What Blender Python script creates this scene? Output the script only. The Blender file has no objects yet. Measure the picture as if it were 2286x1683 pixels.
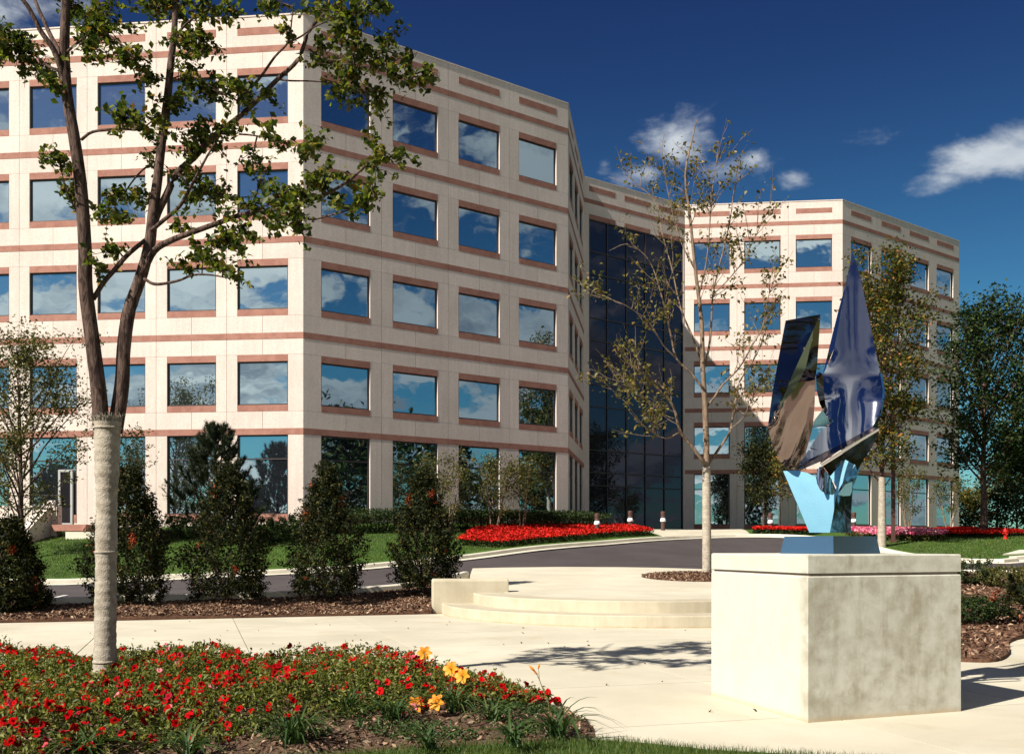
import bpy, math, random
import numpy as np
from mathutils import Vector, Matrix, geometry

SC = bpy.context.scene
COL = SC.collection
R = math.radians
rng = np.random.default_rng(7)
random.seed(7)

# ------------------------------------------------------------------ camera
FPX, CX, HZ, EYE = 2260.0, 1143.0, 1215.0, 1.6
cam_d = bpy.data.cameras.new('camera')
cam = bpy.data.objects.new('camera', cam_d)
COL.objects.link(cam)
cam.location = (0, 0, EYE)
cam.rotation_euler = (R(90), 0, 0)
cam_d.sensor_width = 36
cam_d.lens = 36 * FPX / 2286
cam_d.shift_y = (HZ - 841.5) / 2286
cam_d.clip_end = 6000
SC.camera = cam

# ------------------------------------------------------------------ sun, sky, exposure
SUN_AZ = R(41)                       # shadows run towards (cos, sin) of this
SUN_EL = R(40)
sdir = Vector((-math.cos(SUN_AZ) * math.cos(SUN_EL), -math.sin(SUN_AZ) * math.cos(SUN_EL), math.sin(SUN_EL)))
sun_d = bpy.data.lights.new('sun', 'SUN')
sun_d.energy = 5.0
sun_d.angle = R(0.5)
sun_d.color = (1.0, 0.935, 0.825)
sun = bpy.data.objects.new('sun', sun_d)
COL.objects.link(sun)
sun.rotation_euler = sdir.to_track_quat('Z', 'Y').to_euler()
sun.location = (-40, -40, 60)

SC.view_settings.view_transform = 'Standard'
SC.view_settings.look = 'None'
SC.view_settings.gamma = 1
SC.view_settings.use_curve_mapping = False
SC.view_settings.exposure = 0.85


class NT:
    """Small helper for writing node trees."""
    def __init__(self, tree):
        self.t = tree
        self.n = tree.nodes
        self.l = tree.links

    def add(self, kind, **kw):
        nd = self.n.new(kind)
        for k, v in kw.items():
            if k.startswith('i_'):
                nd.inputs[k[2:].replace('_', ' ')].default_value = v
            else:
                setattr(nd, k, v)
        return nd

    def link(self, a, b):
        self.l.new(a, b)

    def math(self, op, a, b=None, clamp=False):
        nd = self.n.new('ShaderNodeMath')
        nd.operation = op
        nd.use_clamp = clamp
        for i, x in enumerate((a, b)):
            if x is None:
                continue
            if isinstance(x, (int, float)):
                nd.inputs[i].default_value = x
            else:
                self.l.new(x, nd.inputs[i])
        return nd.outputs[0]

    def vmath(self, op, a, b=None):
        nd = self.n.new('ShaderNodeVectorMath')
        nd.operation = op
        for i, x in enumerate((a, b)):
            if x is None:
                continue
            if isinstance(x, (tuple, list, Vector)):
                nd.inputs[i].default_value = tuple(x)
            else:
                self.l.new(x, nd.inputs[i])
        return nd.outputs['Value'] if op in ('LENGTH', 'DOT_PRODUCT', 'DISTANCE') else nd.outputs['Vector']

    def mix(self, fac, a, b, blend='MIX'):
        nd = self.n.new('ShaderNodeMix')
        nd.data_type = 'RGBA'
        nd.blend_type = blend
        for k, x in ((0, fac), (6, a), (7, b)):
            if isinstance(x, (int, float)):
                nd.inputs[k].default_value = x
            elif isinstance(x, tuple):
                nd.inputs[k].default_value = x if len(x) == 4 else (*x, 1)
            else:
                self.l.new(x, nd.inputs[k])
        return nd.outputs[2]

    def noise(self, vec, scale, detail=4, rough=0.55, dist=0.0):
        nd = self.n.new('ShaderNodeTexNoise')
        nd.inputs['Scale'].default_value = scale
        nd.inputs['Detail'].default_value = detail
        nd.inputs['Roughness'].default_value = rough
        nd.inputs['Distortion'].default_value = dist
        if vec is not None:
            self.l.new(vec, nd.inputs['Vector'])
        return nd

    def ramp(self, fac, stops):
        nd = self.n.new('ShaderNodeValToRGB')
        cr = nd.color_ramp
        while len(cr.elements) < len(stops):
            cr.elements.new(0.5)
        for e, (p, c) in zip(cr.elements, stops):
            e.position = p
            e.color = c if len(c) == 4 else (*c, 1)
        self.l.new(fac, nd.inputs[0])
        return nd.outputs[0]

    def smooth(self, x, lo, hi):
        nd = self.n.new('ShaderNodeMapRange')
        nd.interpolation_type = 'SMOOTHSTEP'
        nd.inputs['From Min'].default_value = lo
        nd.inputs['From Max'].default_value = hi
        self.l.new(x, nd.inputs['Value'])
        return nd.outputs[0]


world = bpy.data.worlds.new('World')
SC.world = world
world.use_nodes = True
W = NT(world.node_tree)
W.n.clear()
w_out = W.add('ShaderNodeOutputWorld')
w_bg = W.add('ShaderNodeBackground')
w_bg.inputs['Strength'].default_value = 0.05
W.link(w_bg.outputs[0], w_out.inputs[0])
sky = W.add('ShaderNodeTexSky')
sky.sky_type = 'NISHITA'
sky.sun_disc = False
sky.sun_elevation = SUN_EL
sky.sun_rotation = math.atan2(sdir.x, sdir.y)
sky.air_density = 1.0
sky.dust_density = 0.3
sky.ozone_density = 3.0
tc = W.add('ShaderNodeTexCoord')
dirv = tc.outputs['Generated']
sep = W.add('ShaderNodeSeparateXYZ')
W.link(dirv, sep.inputs[0])
dx, dy, dz = sep.outputs
# the deep polarised blue of the slide film
hsv = W.add('ShaderNodeHueSaturation')
hsv.inputs['Saturation'].default_value = 1.18
W.link(sky.outputs[0], hsv.inputs['Color'])
grad = W.mix(W.smooth(dz, 0.10, 0.50), (0.42, 0.80, 0.82), (0.235, 0.285, 0.48))
sky_c = W.mix(1.0, hsv.outputs[0], grad, 'MULTIPLY')
# clouds: noise on a plane high above, squeezed together towards the horizon
den = W.math('ADD', W.math('MAXIMUM', dz, 0.0), 0.16)
comb = W.add('ShaderNodeCombineXYZ')
W.link(W.math('DIVIDE', dx, den), comb.inputs[0])
W.link(W.math('DIVIDE', dy, den), comb.inputs[1])
comb.inputs[2].default_value = 3.7
pv = comb.outputs[0]
n1 = W.noise(pv, 1.9, 11, 0.60, 0.35).outputs['Fac']
n2 = W.noise(pv, 6.5, 8, 0.62, 0.5).outputs['Fac']
# a large cloud field fills the sky opposite the view; it thins out over the building
side = W.smooth(W.math('SUBTRACT', W.math('MULTIPLY', dx, 0.55), dy), -0.15, 0.5)
dens = W.math('ADD', n1, W.math('MULTIPLY', W.math('SUBTRACT', n2, 0.5), 0.30))
field = W.math('MULTIPLY', W.smooth(dens, 0.455, 0.535), side)
field = W.math('MULTIPLY', field, W.math('SUBTRACT', 1.0, W.math('MULTIPLY', W.smooth(dz, 0.50, 0.78), 0.85)))


def blob(u, v, ru, rv, k):
    """a small cloud standing in direction (u, v) of the photograph, ru x rv wide"""
    d = Vector(((u - CX) / FPX, 1.0, (HZ - v) / FPX)).normalized()
    s = W.vmath('SUBTRACT', dirv, d)
    s = W.vmath('MULTIPLY', s, (FPX / ru, FPX / ru, FPX / rv))
    ln = W.vmath('LENGTH', s)
    return W.math('MULTIPLY', W.math('SUBTRACT', 1.0, ln, True), k)


acc = None
for b in ((1505, 318, 130, 75, 1.5), (1440, 385, 90, 40, 1.2), (1690, 350, 130, 70, 0.75), (1770, 392, 60, 32, 1.0),
          (1890, 315, 110, 40, 0.55), (2225, 352, 180, 72, 1.9), (2110, 402, 100, 34, 1.3), (1350, 366, 40, 30, 0.8),
          (10, 30, 260, 110, 1.0), (-160, 20, 300, 140, 1.2), (2450, 345, 200, 90, 1.6), (1610, 385, 120, 40, 0.7), (1560, 340, 330, 95, 0.42)):
    o = blob(*b)
    acc = o if acc is None else W.math('MAXIMUM', acc, o)
n3 = W.noise(W.vmath('MULTIPLY', dirv, (1.0, 1.0, 1.7)), 16.0, 10, 0.60, 0.25).outputs['Fac']
wisps = W.math('MULTIPLY', W.smooth(W.math('ADD', W.math('MULTIPLY', acc, 0.62), W.math('MULTIPLY', W.math('SUBTRACT', n3, 0.5), 1.85)), 0.20, 0.98), W.smooth(acc, 0.0, 0.15))
cl = W.math('MAXIMUM', field, wisps)
cl = W.math('MULTIPLY', cl, W.smooth(dz, -0.02, 0.03))
# cloud shading: sunlit billows, greyer where the cloud is thick
off = W.vmath('ADD', pv, (-0.13, -0.12, 0.0))
n1b = W.noise(off, 1.9, 10, 0.60, 0.35).outputs['Fac']
lit = W.smooth(W.math('SUBTRACT', n1, n1b), -0.09, 0.11)
thick = W.smooth(dens, 0.50, 0.70)
grey = W.mix(W.math('MULTIPLY', thick, 0.9), (6.4, 6.8, 7.2), (1.6, 2.0, 2.6))
cloud_c = W.mix(W.math('MULTIPLY', lit, 0.85), grey, (13.5, 13.2, 12.4))
wisp_c = W.mix(n3, (3.6, 4.6, 5.8), (10.0, 10.2, 10.2))
# billows on the sun's side shine, those away from it turn their shaded flank
sunny = W.smooth(W.vmath('DOT_PRODUCT', dirv, tuple(sdir)), -0.35, 0.55)
shade_c = W.mix(sunny, (0.42, 0.45, 0.50), (1.0, 1.0, 1.0))
cloud_c = W.mix(1.0, cloud_c, shade_c, 'MULTIPLY')
cloud_c = W.mix(W.math('LESS_THAN', field, 0.02), cloud_c, wisp_c)
fin = W.mix(W.math('MULTIPLY', cl, 0.93), sky_c, cloud_c)
W.link(fin, w_bg.inputs['Color'])


# ------------------------------------------------------------------ object helpers
def tag(o, label=None, cat=None, group=None, kind=None):
    if label: o['label'] = label
    if cat: o['category'] = cat
    if group: o['group'] = group
    if kind: o['kind'] = kind
    return o


def empty(name, loc=(0, 0, 0), label=None, cat=None, group=None, kind=None):
    o = bpy.data.objects.new(name, None)
    COL.objects.link(o)
    o.location = loc
    o.empty_display_size = 0.2
    return tag(o, label, cat, group, kind)


def wm(o):
    m = o.matrix_basis.copy()
    return m if o.parent is None else wm(o.parent) @ o.matrix_parent_inverse @ m


def link(name, me, mat, parent=None, kind=None):
    o = bpy.data.objects.new(name, me)
    COL.objects.link(o)
    if mat is not None and not len(me.materials):
        for m in (mat if isinstance(mat, (list, tuple)) else [mat]):
            me.materials.append(m)
    if parent is not None:
        o.parent = parent
        o.matrix_parent_inverse = wm(parent).inverted()
    if kind:
        o['kind'] = kind
    return o


def mesh(name, V, F, mat, parent=None, smooth=False, kind=None):
    me = bpy.data.meshes.new(name)
    me.from_pydata([tuple(v) for v in V], [], [tuple(f) for f in F])
    if smooth:
        me.polygons.foreach_set('use_smooth', [True] * len(me.polygons))
    me.update()
    return link(name, me, mat, parent, kind)


def mesh_np(name, V, F, mat, parent=None, smooth=False, kind=None):
    """V (n,3) and F (m,k), all faces alike: fast for big meshes"""
    V = np.asarray(V, dtype=np.float32)
    F = np.asarray(F, dtype=np.int32)
    me = bpy.data.meshes.new(name)
    me.vertices.add(len(V))
    me.vertices.foreach_set('co', V.ravel())
    k = F.shape[1]
    me.loops.add(F.size)
    me.loops.foreach_set('vertex_index', F.ravel())
    me.polygons.add(len(F))
    me.polygons.foreach_set('loop_start', np.arange(0, F.size, k, dtype=np.int32))
    me.polygons.foreach_set('loop_total', np.full(len(F), k, dtype=np.int32))
    if smooth:
        me.polygons.foreach_set('use_smooth', np.ones(len(F), dtype=bool))
    me.update(calc_edges=True)
    me.validate()
    return link(name, me, mat, parent, kind)


class MB:
    """collects shapes into one mesh"""
    def __init__(self):
        self.V, self.F = [], []

    def add(self, V, F):
        b = len(self.V)
        self.V += [tuple(v) for v in V]
        self.F += [tuple(i + b for i in f) for f in F]
        return self

    def hexa(self, P):
        """8 corners: 0-3 bottom ring, 4-7 top ring"""
        return self.add(P, [(3, 2, 1, 0), (4, 5, 6, 7), (0, 1, 5, 4), (1, 2, 6, 5), (2, 3, 7, 6), (3, 0, 4, 7)])

    def box(self, c, s, rz=0.0):
        ca, sa = math.cos(rz), math.sin(rz)
        P = []
        for z in (-1, 1):
            for x, y in ((-1, -1), (1, -1), (1, 1), (-1, 1)):
                a, b = x * s[0] / 2, y * s[1] / 2
                P.append((c[0] + a * ca - b * sa, c[1] + a * sa + b * ca, c[2] + z * s[2] / 2))
        return self.hexa(P)

    def prism(self, poly, z0, z1):
        n = len(poly)
        V = [(x, y, z0) for x, y in poly] + [(x, y, z1) for x, y in poly]
        F = [tuple(range(n - 1, -1, -1)), tuple(range(n, 2 * n))] + [(i, (i + 1) % n, n + (i + 1) % n, n + i) for i in range(n)]
        return self.add(V, F)

    def tube(self, pts, rad, seg=6, cap=True):
        pts = [Vector(p) for p in pts]
        n = len(pts)
        if not hasattr(rad, '__len__'):
            rad = [rad] * n
        V, F = [], []
        ref = Vector((0.31, 0.17, 0.94))
        for i in range(n):
            t = (pts[min(i + 1, n - 1)] - pts[max(i - 1, 0)])
            if t.length < 1e-9: t = Vector((0, 0, 1))
            t.normalize()
            a = t.cross(ref)
            if a.length < 0.1: a = t.cross(Vector((1, 0, 0)))
            a.normalize()
            b = t.cross(a)
            for k in range(seg):
                w = 2 * math.pi * k / seg
                V.append(pts[i] + (a * math.cos(w) + b * math.sin(w)) * rad[i])
        for i in range(n - 1):
            for k in range(seg):
                k2 = (k + 1) % seg
                F.append((i * seg + k, i * seg + k2, (i + 1) * seg + k2, (i + 1) * seg + k))
        if cap:
            F.append(tuple(range(seg - 1, -1, -1)))
            F.append(tuple((n - 1) * seg + k for k in range(seg)))
        return self.add(V, F)

    def lathe(self, prof, c=(0, 0, 0), seg=16):
        V, F = [], []
        for r, z in prof:
            for k in range(seg):
                w = 2 * math.pi * k / seg
                V.append((c[0] + r * math.cos(w), c[1] + r * math.sin(w), c[2] + z))
        for i in range(len(prof) - 1):
            for k in range(seg):
                k2 = (k + 1) % seg
                F.append((i * seg + k, i * seg + k2, (i + 1) * seg + k2, (i + 1) * seg + k))
        F.append(tuple(range(seg - 1, -1, -1)))
        F.append(tuple((len(prof) - 1) * seg + k for k in range(seg)))
        return self.add(V, F)

    def build(self, name, mat, parent=None, smooth=False, kind=None):
        return mesh(name, self.V, self.F, mat, parent, smooth, kind)


def at(u, v, Y):
    """a point of the photograph's pixel grid at depth Y"""
    return Vector(((u - CX) / FPX * Y, Y, EYE + (HZ - v) / FPX * Y))


# ------------------------------------------------------------------ materials
def material(name, rough=0.8, spec=0.3):
    m = bpy.data.materials.new(name)
    m.use_nodes = True
    t = NT(m.node_tree)
    b = m.node_tree.nodes['Principled BSDF']
    b.inputs['Roughness'].default_value = rough
    b.inputs['Specular IOR Level'].default_value = spec
    return m, t, b


def stony(name, col, col2, scale=3.0, fine=60.0, rough=0.85, bump=0.15, fine_amt=0.25, streak=0.0, spec=0.25, bump_d=0.01):
    """mottled mineral surface: broad stains, fine grain, a little relief"""
    m, t, b = material(name, rough, spec)
    tcn = t.add('ShaderNodeTexCoord')
    geo = t.add('ShaderNodeNewGeometry')
    pos = geo.outputs['Position']
    big = t.noise(pos, scale, 6, 0.6, 0.4).outputs['Fac']
    f = t.noise(pos, fine, 3, 0.6).outputs['Fac']
    fac = t.smooth(big, 0.33, 0.68)
    if streak:
        st = t.vmath('MULTIPLY', pos, (6.0, 6.0, 0.5))
        sn = t.noise(st, 1.0, 5, 0.6).outputs['Fac']
        fac = t.math('ADD', t.math('MULTIPLY', fac, 1 - streak), t.math('MULTIPLY', t.smooth(sn, 0.35, 0.65), streak))
    c = t.mix(fac, col, col2)
    oi = t.add('ShaderNodeObjectInfo')
    g = t.math('ADD', t.math('MULTIPLY', t.math('SUBTRACT', f, 0.5), fine_amt * 2), 1.0)
    g = t.math('MULTIPLY', g, t.math('ADD', t.math('MULTIPLY', oi.outputs['Random'], 0.09), 0.955))
    cc = t.add('ShaderNodeCombineColor')
    for k in range(3):
        t.link(g, cc.inputs[k])
    c = t.mix(1.0, c, cc.outputs[0], 'MULTIPLY')
    t.link(c, b.inputs['Base Color'])
    if bump:
        bp = t.add('ShaderNodeBump')
        bp.inputs['Strength'].default_value = bump
        bp.inputs['Distance'].default_value = bump_d
        t.link(f, bp.inputs['Height'])
        t.link(bp.outputs[0], b.inputs['Normal'])
    return m


def leafy(name, stops, trans=0.25, rough=0.5, spec=0.3):
    """leaves: every leaf takes its own colour; light comes through them"""
    m, t, b = material(name, rough, spec)
    geo = t.add('ShaderNodeNewGeometry')
    c = t.ramp(geo.outputs['Random Per Island'], stops)
    t.link(c, b.inputs['Base Color'])
    tr = t.add('ShaderNodeBsdfTranslucent')
    br = t.mix(1.0, c, (1.25, 1.35, 0.7), 'MULTIPLY')
    t.link(br, tr.inputs['Color'])
    mx = t.add('ShaderNodeMixShader')
    mx.inputs[0].default_value = trans
    t.link(b.outputs[0], mx.inputs[1])
    t.link(tr.outputs[0], mx.inputs[2])
    t.link(mx.outputs[0], m.node_tree.nodes['Material Output'].inputs['Surface'])
    return m


def barky(name, col, col2, scale=18.0, bump=0.6, rough=0.9):
    m, t, b = material(name, rough, 0.15)
    geo = t.add('ShaderNodeNewGeometry')
    p = t.vmath('MULTIPLY', geo.outputs['Position'], (1.0, 1.0, 0.22))
    n = t.noise(p, scale, 6, 0.65, 0.5).outputs['Fac']
    t.link(t.mix(t.smooth(n, 0.35, 0.65), col, col2), b.inputs['Base Color'])
    bp = t.add('ShaderNodeBump')
    bp.inputs['Strength'].default_value = bump
    bp.inputs['Distance'].default_value = 0.03
    t.link(n, bp.inputs['Height'])
    t.link(bp.outputs[0], b.inputs['Normal'])
    return m


M = {}
M['panel'] = stony('precast panel', (0.64, 0.55, 0.495), (0.555, 0.47, 0.42), 0.6, 22, 0.9, 0.5, 0.34, 0.45)
M['brick'] = stony('red brick', (0.345, 0.172, 0.132), (0.275, 0.128, 0.098), 2.5, 26, 0.9, 0.4, 0.30)
M['joint'] = stony('joint sealant', (0.30, 0.24, 0.20), (0.26, 0.21, 0.18), 2, 30, 0.9, 0)
M['roof'] = stony('roof gravel', (0.35, 0.33, 0.30), (0.28, 0.27, 0.25), 2, 30, 0.9, 0.2)
M['concrete'] = stony('paving concrete', (0.545, 0.505, 0.40), (0.465, 0.425, 0.33), 0.55, 70, 0.9, 0.2, 0.12)
M['step'] = stony('step concrete', (0.48, 0.43, 0.325), (0.38, 0.335, 0.245), 1.1, 60, 0.9, 0.2, 0.12, 0.3)
M['kerb'] = stony('kerb concrete', (0.62, 0.58, 0.48), (0.54, 0.50, 0.41), 1.3, 50, 0.9, 0.2, 0.12)
M['asphalt'] = stony('asphalt', (0.070, 0.058, 0.060), (0.055, 0.046, 0.048), 0.5, 90, 0.85, 0.5, 0.5)
M['paint'] = stony('road paint', (0.78, 0.77, 0.72), (0.66, 0.65, 0.6), 5, 60, 0.7, 0.1)
def soil_marks(m, foot=False, amount=0.45):
    """tan water marks and dirt that gathers along the foot of a riser"""
    t = NT(m.node_tree)
    b = m.node_tree.nodes['Principled BSDF']
    src = b.inputs['Base Color'].links[0].from_socket
    geo = t.add('ShaderNodeNewGeometry')
    n = t.noise(geo.outputs['Position'], 0.9, 9, 0.66, 0.4).outputs['Fac']
    f = t.math('MULTIPLY', t.smooth(n, 0.56, 0.70), amount)
    c = t.mix(f, src, (0.40, 0.32, 0.20))
    if foot:
        sp = t.add('ShaderNodeSeparateXYZ')
        t.link(geo.outputs['Position'], sp.inputs[0])
        n2 = t.noise(geo.outputs['Position'], 5.0, 5, 0.6).outputs['Fac']
        g = t.math('SUBTRACT', 1.0, t.smooth(t.math('ADD', sp.outputs[2], t.math('MULTIPLY', n2, 0.06)), 0.02, 0.07))
        c = t.mix(t.math('MULTIPLY', g, 0.65), c, (0.34, 0.21, 0.10))
    t.link(c, b.inputs['Base Color'])


soil_marks(M['concrete'])
soil_marks(M['step'], True, 0.55)


def plinth_mat():
    """cast concrete: smooth, with old damp stains, fine pores and runs below the cap"""
    m, t, b = material('pedestal concrete', 0.8, 0.25)
    geo = t.add('ShaderNodeNewGeometry')
    pos = geo.outputs['Position']
    n1 = t.noise(pos, 2.0, 11, 0.66, 0.15).outputs['Fac']
    n2 = t.noise(pos, 8.0, 9, 0.66, 0.2).outputs['Fac']
    run = t.noise(t.vmath('MULTIPLY', pos, (9.0, 9.0, 0.9)), 1.0, 6, 0.65, 0.3).outputs['Fac']
    pores = t.noise(pos, 75, 2, 0.6).outputs['Fac']
    f1 = t.smooth(n1, 0.40, 0.66)
    f2 = t.smooth(n2, 0.40, 0.68)
    f3 = t.smooth(run, 0.50, 0.72)
    f = t.math('ADD', t.math('MULTIPLY', f1, 0.62), t.math('ADD', t.math('MULTIPLY', f2, 0.30), t.math('MULTIPLY', f3, 0.28)), True)
    # stains painted fainter on the sunlit left face, in place of its glare
    dim_side = t.vmath('DOT_PRODUCT', pos, (0.357, -0.934, 0.0))
    f = t.math('MULTIPLY', f, t.math('ADD', 0.22, t.math('MULTIPLY', t.smooth(dim_side, -7.72, -7.56), 0.78)))
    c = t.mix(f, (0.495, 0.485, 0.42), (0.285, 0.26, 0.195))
    c = t.mix(t.math('MULTIPLY', t.smooth(pores, 0.62, 0.75), 0.35), c, (0.25, 0.22, 0.16))
    sp = t.add('ShaderNodeSeparateXYZ')
    t.link(pos, sp.inputs[0])
    foot = t.math('SUBTRACT', 1.0, t.smooth(t.math('ADD', sp.outputs[2], t.math('MULTIPLY', n2, 0.08)), 0.03, 0.11))
    c = t.mix(t.math('MULTIPLY', foot, 0.6), c, (0.42, 0.30, 0.16))
    t.link(c, b.inputs['Base Color'])
    bp = t.add('ShaderNodeBump')
    bp.inputs['Strength'].default_value = 0.25
    bp.inputs['Distance'].default_value = 0.004
    t.link(pores, bp.inputs['Height'])
    t.link(bp.outputs[0], b.inputs['Normal'])
    return m


M['plinth'] = plinth_mat()
M['mulch'] = stony('mulch soil', (0.135, 0.068, 0.040), (0.085, 0.042, 0.026), 5, 40, 0.95, 0.8, 0.5, bump_d=0.03)
M['soil'] = stony('bed soil', (0.15, 0.095, 0.06), (0.07, 0.042, 0.026), 5, 40, 0.95, 0.8, 0.5, bump_d=0.03)
M['lawn'] = stony('lawn turf', (0.055, 0.115, 0.012), (0.038, 0.085, 0.010), 0.8, 25, 0.95, 0.8, 0.5, bump_d=0.04)
M['field'] = stony('field', (0.075, 0.095, 0.030), (0.055, 0.075, 0.024), 0.05, 2, 0.95, 0.2, 0.3)
M['bark'] = barky('bark', (0.030, 0.018, 0.015), (0.135, 0.088, 0.070), 26, 1.0)
M['bark_light'] = barky('light bark', (0.11, 0.075, 0.052), (0.24, 0.175, 0.125), 14)
M['frame'] = material('dark bronze frame', 0.45, 0.5)[0]
M['frame'].node_tree.nodes['Principled BSDF'].inputs['Base Color'].default_value = (0.028, 0.020, 0.022, 1)
M['alu'] = material('pale aluminium', 0.4, 0.5)[0]
M['alu'].node_tree.nodes['Principled BSDF'].inputs['Base Color'].default_value = (0.36, 0.36, 0.36, 1)


def glassy(name, tint, inner, fac, wavy=0.0035):
    """coated office glass: mostly a tinted mirror over a dark room"""
    m, t, b = material(name, 0.5, 0.2)
    b.inputs['Base Color'].default_value = (*inner, 1)
    gl = t.add('ShaderNodeBsdfGlossy')
    gl.inputs['Color'].default_value = (*tint, 1)
    gl.inputs['Roughness'].default_value = 0.012
    geo = t.add('ShaderNodeNewGeometry')
    n = t.noise(geo.outputs['Position'], 0.75, 2, 0.5).outputs['Fac']
    bp = t.add('ShaderNodeBump')
    bp.inputs['Strength'].default_value = 1.0
    bp.inputs['Distance'].default_value = wavy
    t.link(n, bp.inputs['Height'])
    t.link(bp.outputs[0], gl.inputs['Normal'])
    mx = t.add('ShaderNodeMixShader')
    fr = t.add('ShaderNodeFresnel')
    fr.inputs['IOR'].default_value = 1.5
    f = t.math('ADD', fac, t.math('MULTIPLY', fr.outputs[0], 1 - fac), True)
    t.link(f, mx.inputs[0])
    t.link(b.outputs[0], mx.inputs[1])
    t.link(gl.outputs[0], mx.inputs[2])
    t.link(mx.outputs[0], m.node_tree.nodes['Material Output'].inputs['Surface'])
    return m


M['glass'] = glassy('blue coated glass', (0.62, 0.78, 0.85), (0.010, 0.014, 0.024), 0.64)
M['dark_glass'] = glassy('dark curtain glass', (0.15, 0.15, 0.20), (0.005, 0.004, 0.006), 0.30)

# ------------------------------------------------------------------ the lie of the land
KNOWN = []
def known(x, y, z): KNOWN.append((x, y, z))
def kuv(u, v, Y):
    p = at(u, v, Y)
    KNOWN.append(tuple(p))
for a in ((150, 1350, 23.2), (611, 1336, 25.0), (880, 1320, 27.0), (1000, 1288, 33), (150, 1303, 33), (611, 1279, 35.5), (800, 1268, 37),
          (1026, 1250, 39.5), (1350, 1216, 46), (1530, 1202, 50), (1770, 1198, 51.5), (1960, 1234, 45), (2150, 1256, 40), (2240, 1250, 41.5),
          (1250, 1270, 36), (1556, 1278, 34), (2200, 1287, 28), (2200, 1274, 32)):
    kuv(*a)
for x, y in ((-20, 17.6), (-10.45, 20.66), (-6, 22.0), (-1.8, 23.3), (3, 19), (6.0, 13.8), (7.2, 14.8), (8.3, 16.8), (-14, 19.4), (12, 15), (18, 14)):
    known(x, y, 0.0)
for x, y, z in ((-24, 22, .12), (-30, 32, .25), (-28, 44, 1.9), (-18, 43.2, 2.12), (-8.7, 41.8, 2.22), (-3, 45.5, 2.3), (2.8, 50.3, 2.4), (4.5, 60, 2.45), (11, 65, 2.45),
                (20, 64, 2.5), (27, 68, 2.6), (33, 74, 2.6), (25, 55, 2.25), (35, 60, 2.3), (40, 45, 1.2), (40, 30, .9), (25, 20, .35), (30, 90, 2.5), (60, 80, 2.4), (60, 40, 1.2),
                (-45, 30, .3), (-45, 50, 2.0), (3, 22.5, .46), (3, 25, .50), (0, 24, .47), (6, 24, .48)):
    known(x, y, z)
KNOWN = np.array(KNOWN)


def _phi(r2):
    return 0.5 * r2 * np.log(np.maximum(r2, 1e-12))


def _fit():
    P = KNOWN[:, :2] / 10.0
    n = len(P)
    d2 = ((P[:, None] - P[None]) ** 2).sum(-1)
    K = _phi(d2) + 0.02 * np.eye(n)
    Q = np.hstack([np.ones((n, 1)), P])
    A = np.block([[K, Q], [Q.T, np.zeros((3, 3))]])
    s = np.linalg.solve(A, np.concatenate([KNOWN[:, 2], np.zeros(3)]))
    return P, s[:n], s[n:]


_TP, _TW, _TA = _fit()


def T(x, y):
    """ground height at (x, y); accepts arrays"""
    q = np.stack([np.atleast_1d(np.asarray(x, float)), np.atleast_1d(np.asarray(y, float))], -1) / 10.0
    r2 = ((q[:, None] - _TP[None]) ** 2).sum(-1)
    z = _phi(r2) @ _TW + _TA[0] + q @ _TA[1:]
    z = np.clip(z, -0.05, 2.7)
    return float(z[0]) if np.ndim(x) == 0 else z


def inside(px, py, poly):
    px = np.asarray(px); py = np.asarray(py)
    r = np.zeros(px.shape, bool)
    n = len(poly)
    for i in range(n):
        x0, y0 = poly[i]; x1, y1 = poly[(i + 1) % n]
        c = ((y0 > py) != (y1 > py)) & (px < (x1 - x0) * (py - y0) / (y1 - y0 + 1e-12) + x0)
        r ^= c
    return r


def densify(line, step, closed=False):
    out = []
    m = len(line) if closed else len(line) - 1
    for i in range(m):
        a = Vector(line[i]); b = Vector(line[(i + 1) % len(line)])
        k = max(1, int((b - a).length / step))
        out += [tuple(a.lerp(b, j / k)) for j in range(k)]
    if not closed: out.append(tuple(line[-1]))
    return out


def smooth_line(pts, n=6):
    """Catmull-Rom through the points"""
    P = [Vector(p) for p in pts]
    P = [P[0] * 2 - P[1]] + P + [P[-1] * 2 - P[-2]]
    out = []
    for i in range(1, len(P) - 2):
        for j in range(n):
            t = j / n
            p0, p1, p2, p3 = P[i - 1], P[i], P[i + 1], P[i + 2]
            out.append(tuple(0.5 * ((2 * p1) + (p2 - p0) * t + (2 * p0 - 5 * p1 + 4 * p2 - p3) * t * t + (3 * p1 - p0 - 3 * p2 + p3) * t ** 3)))
    out.append(tuple(P[-2]))
    return out


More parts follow.
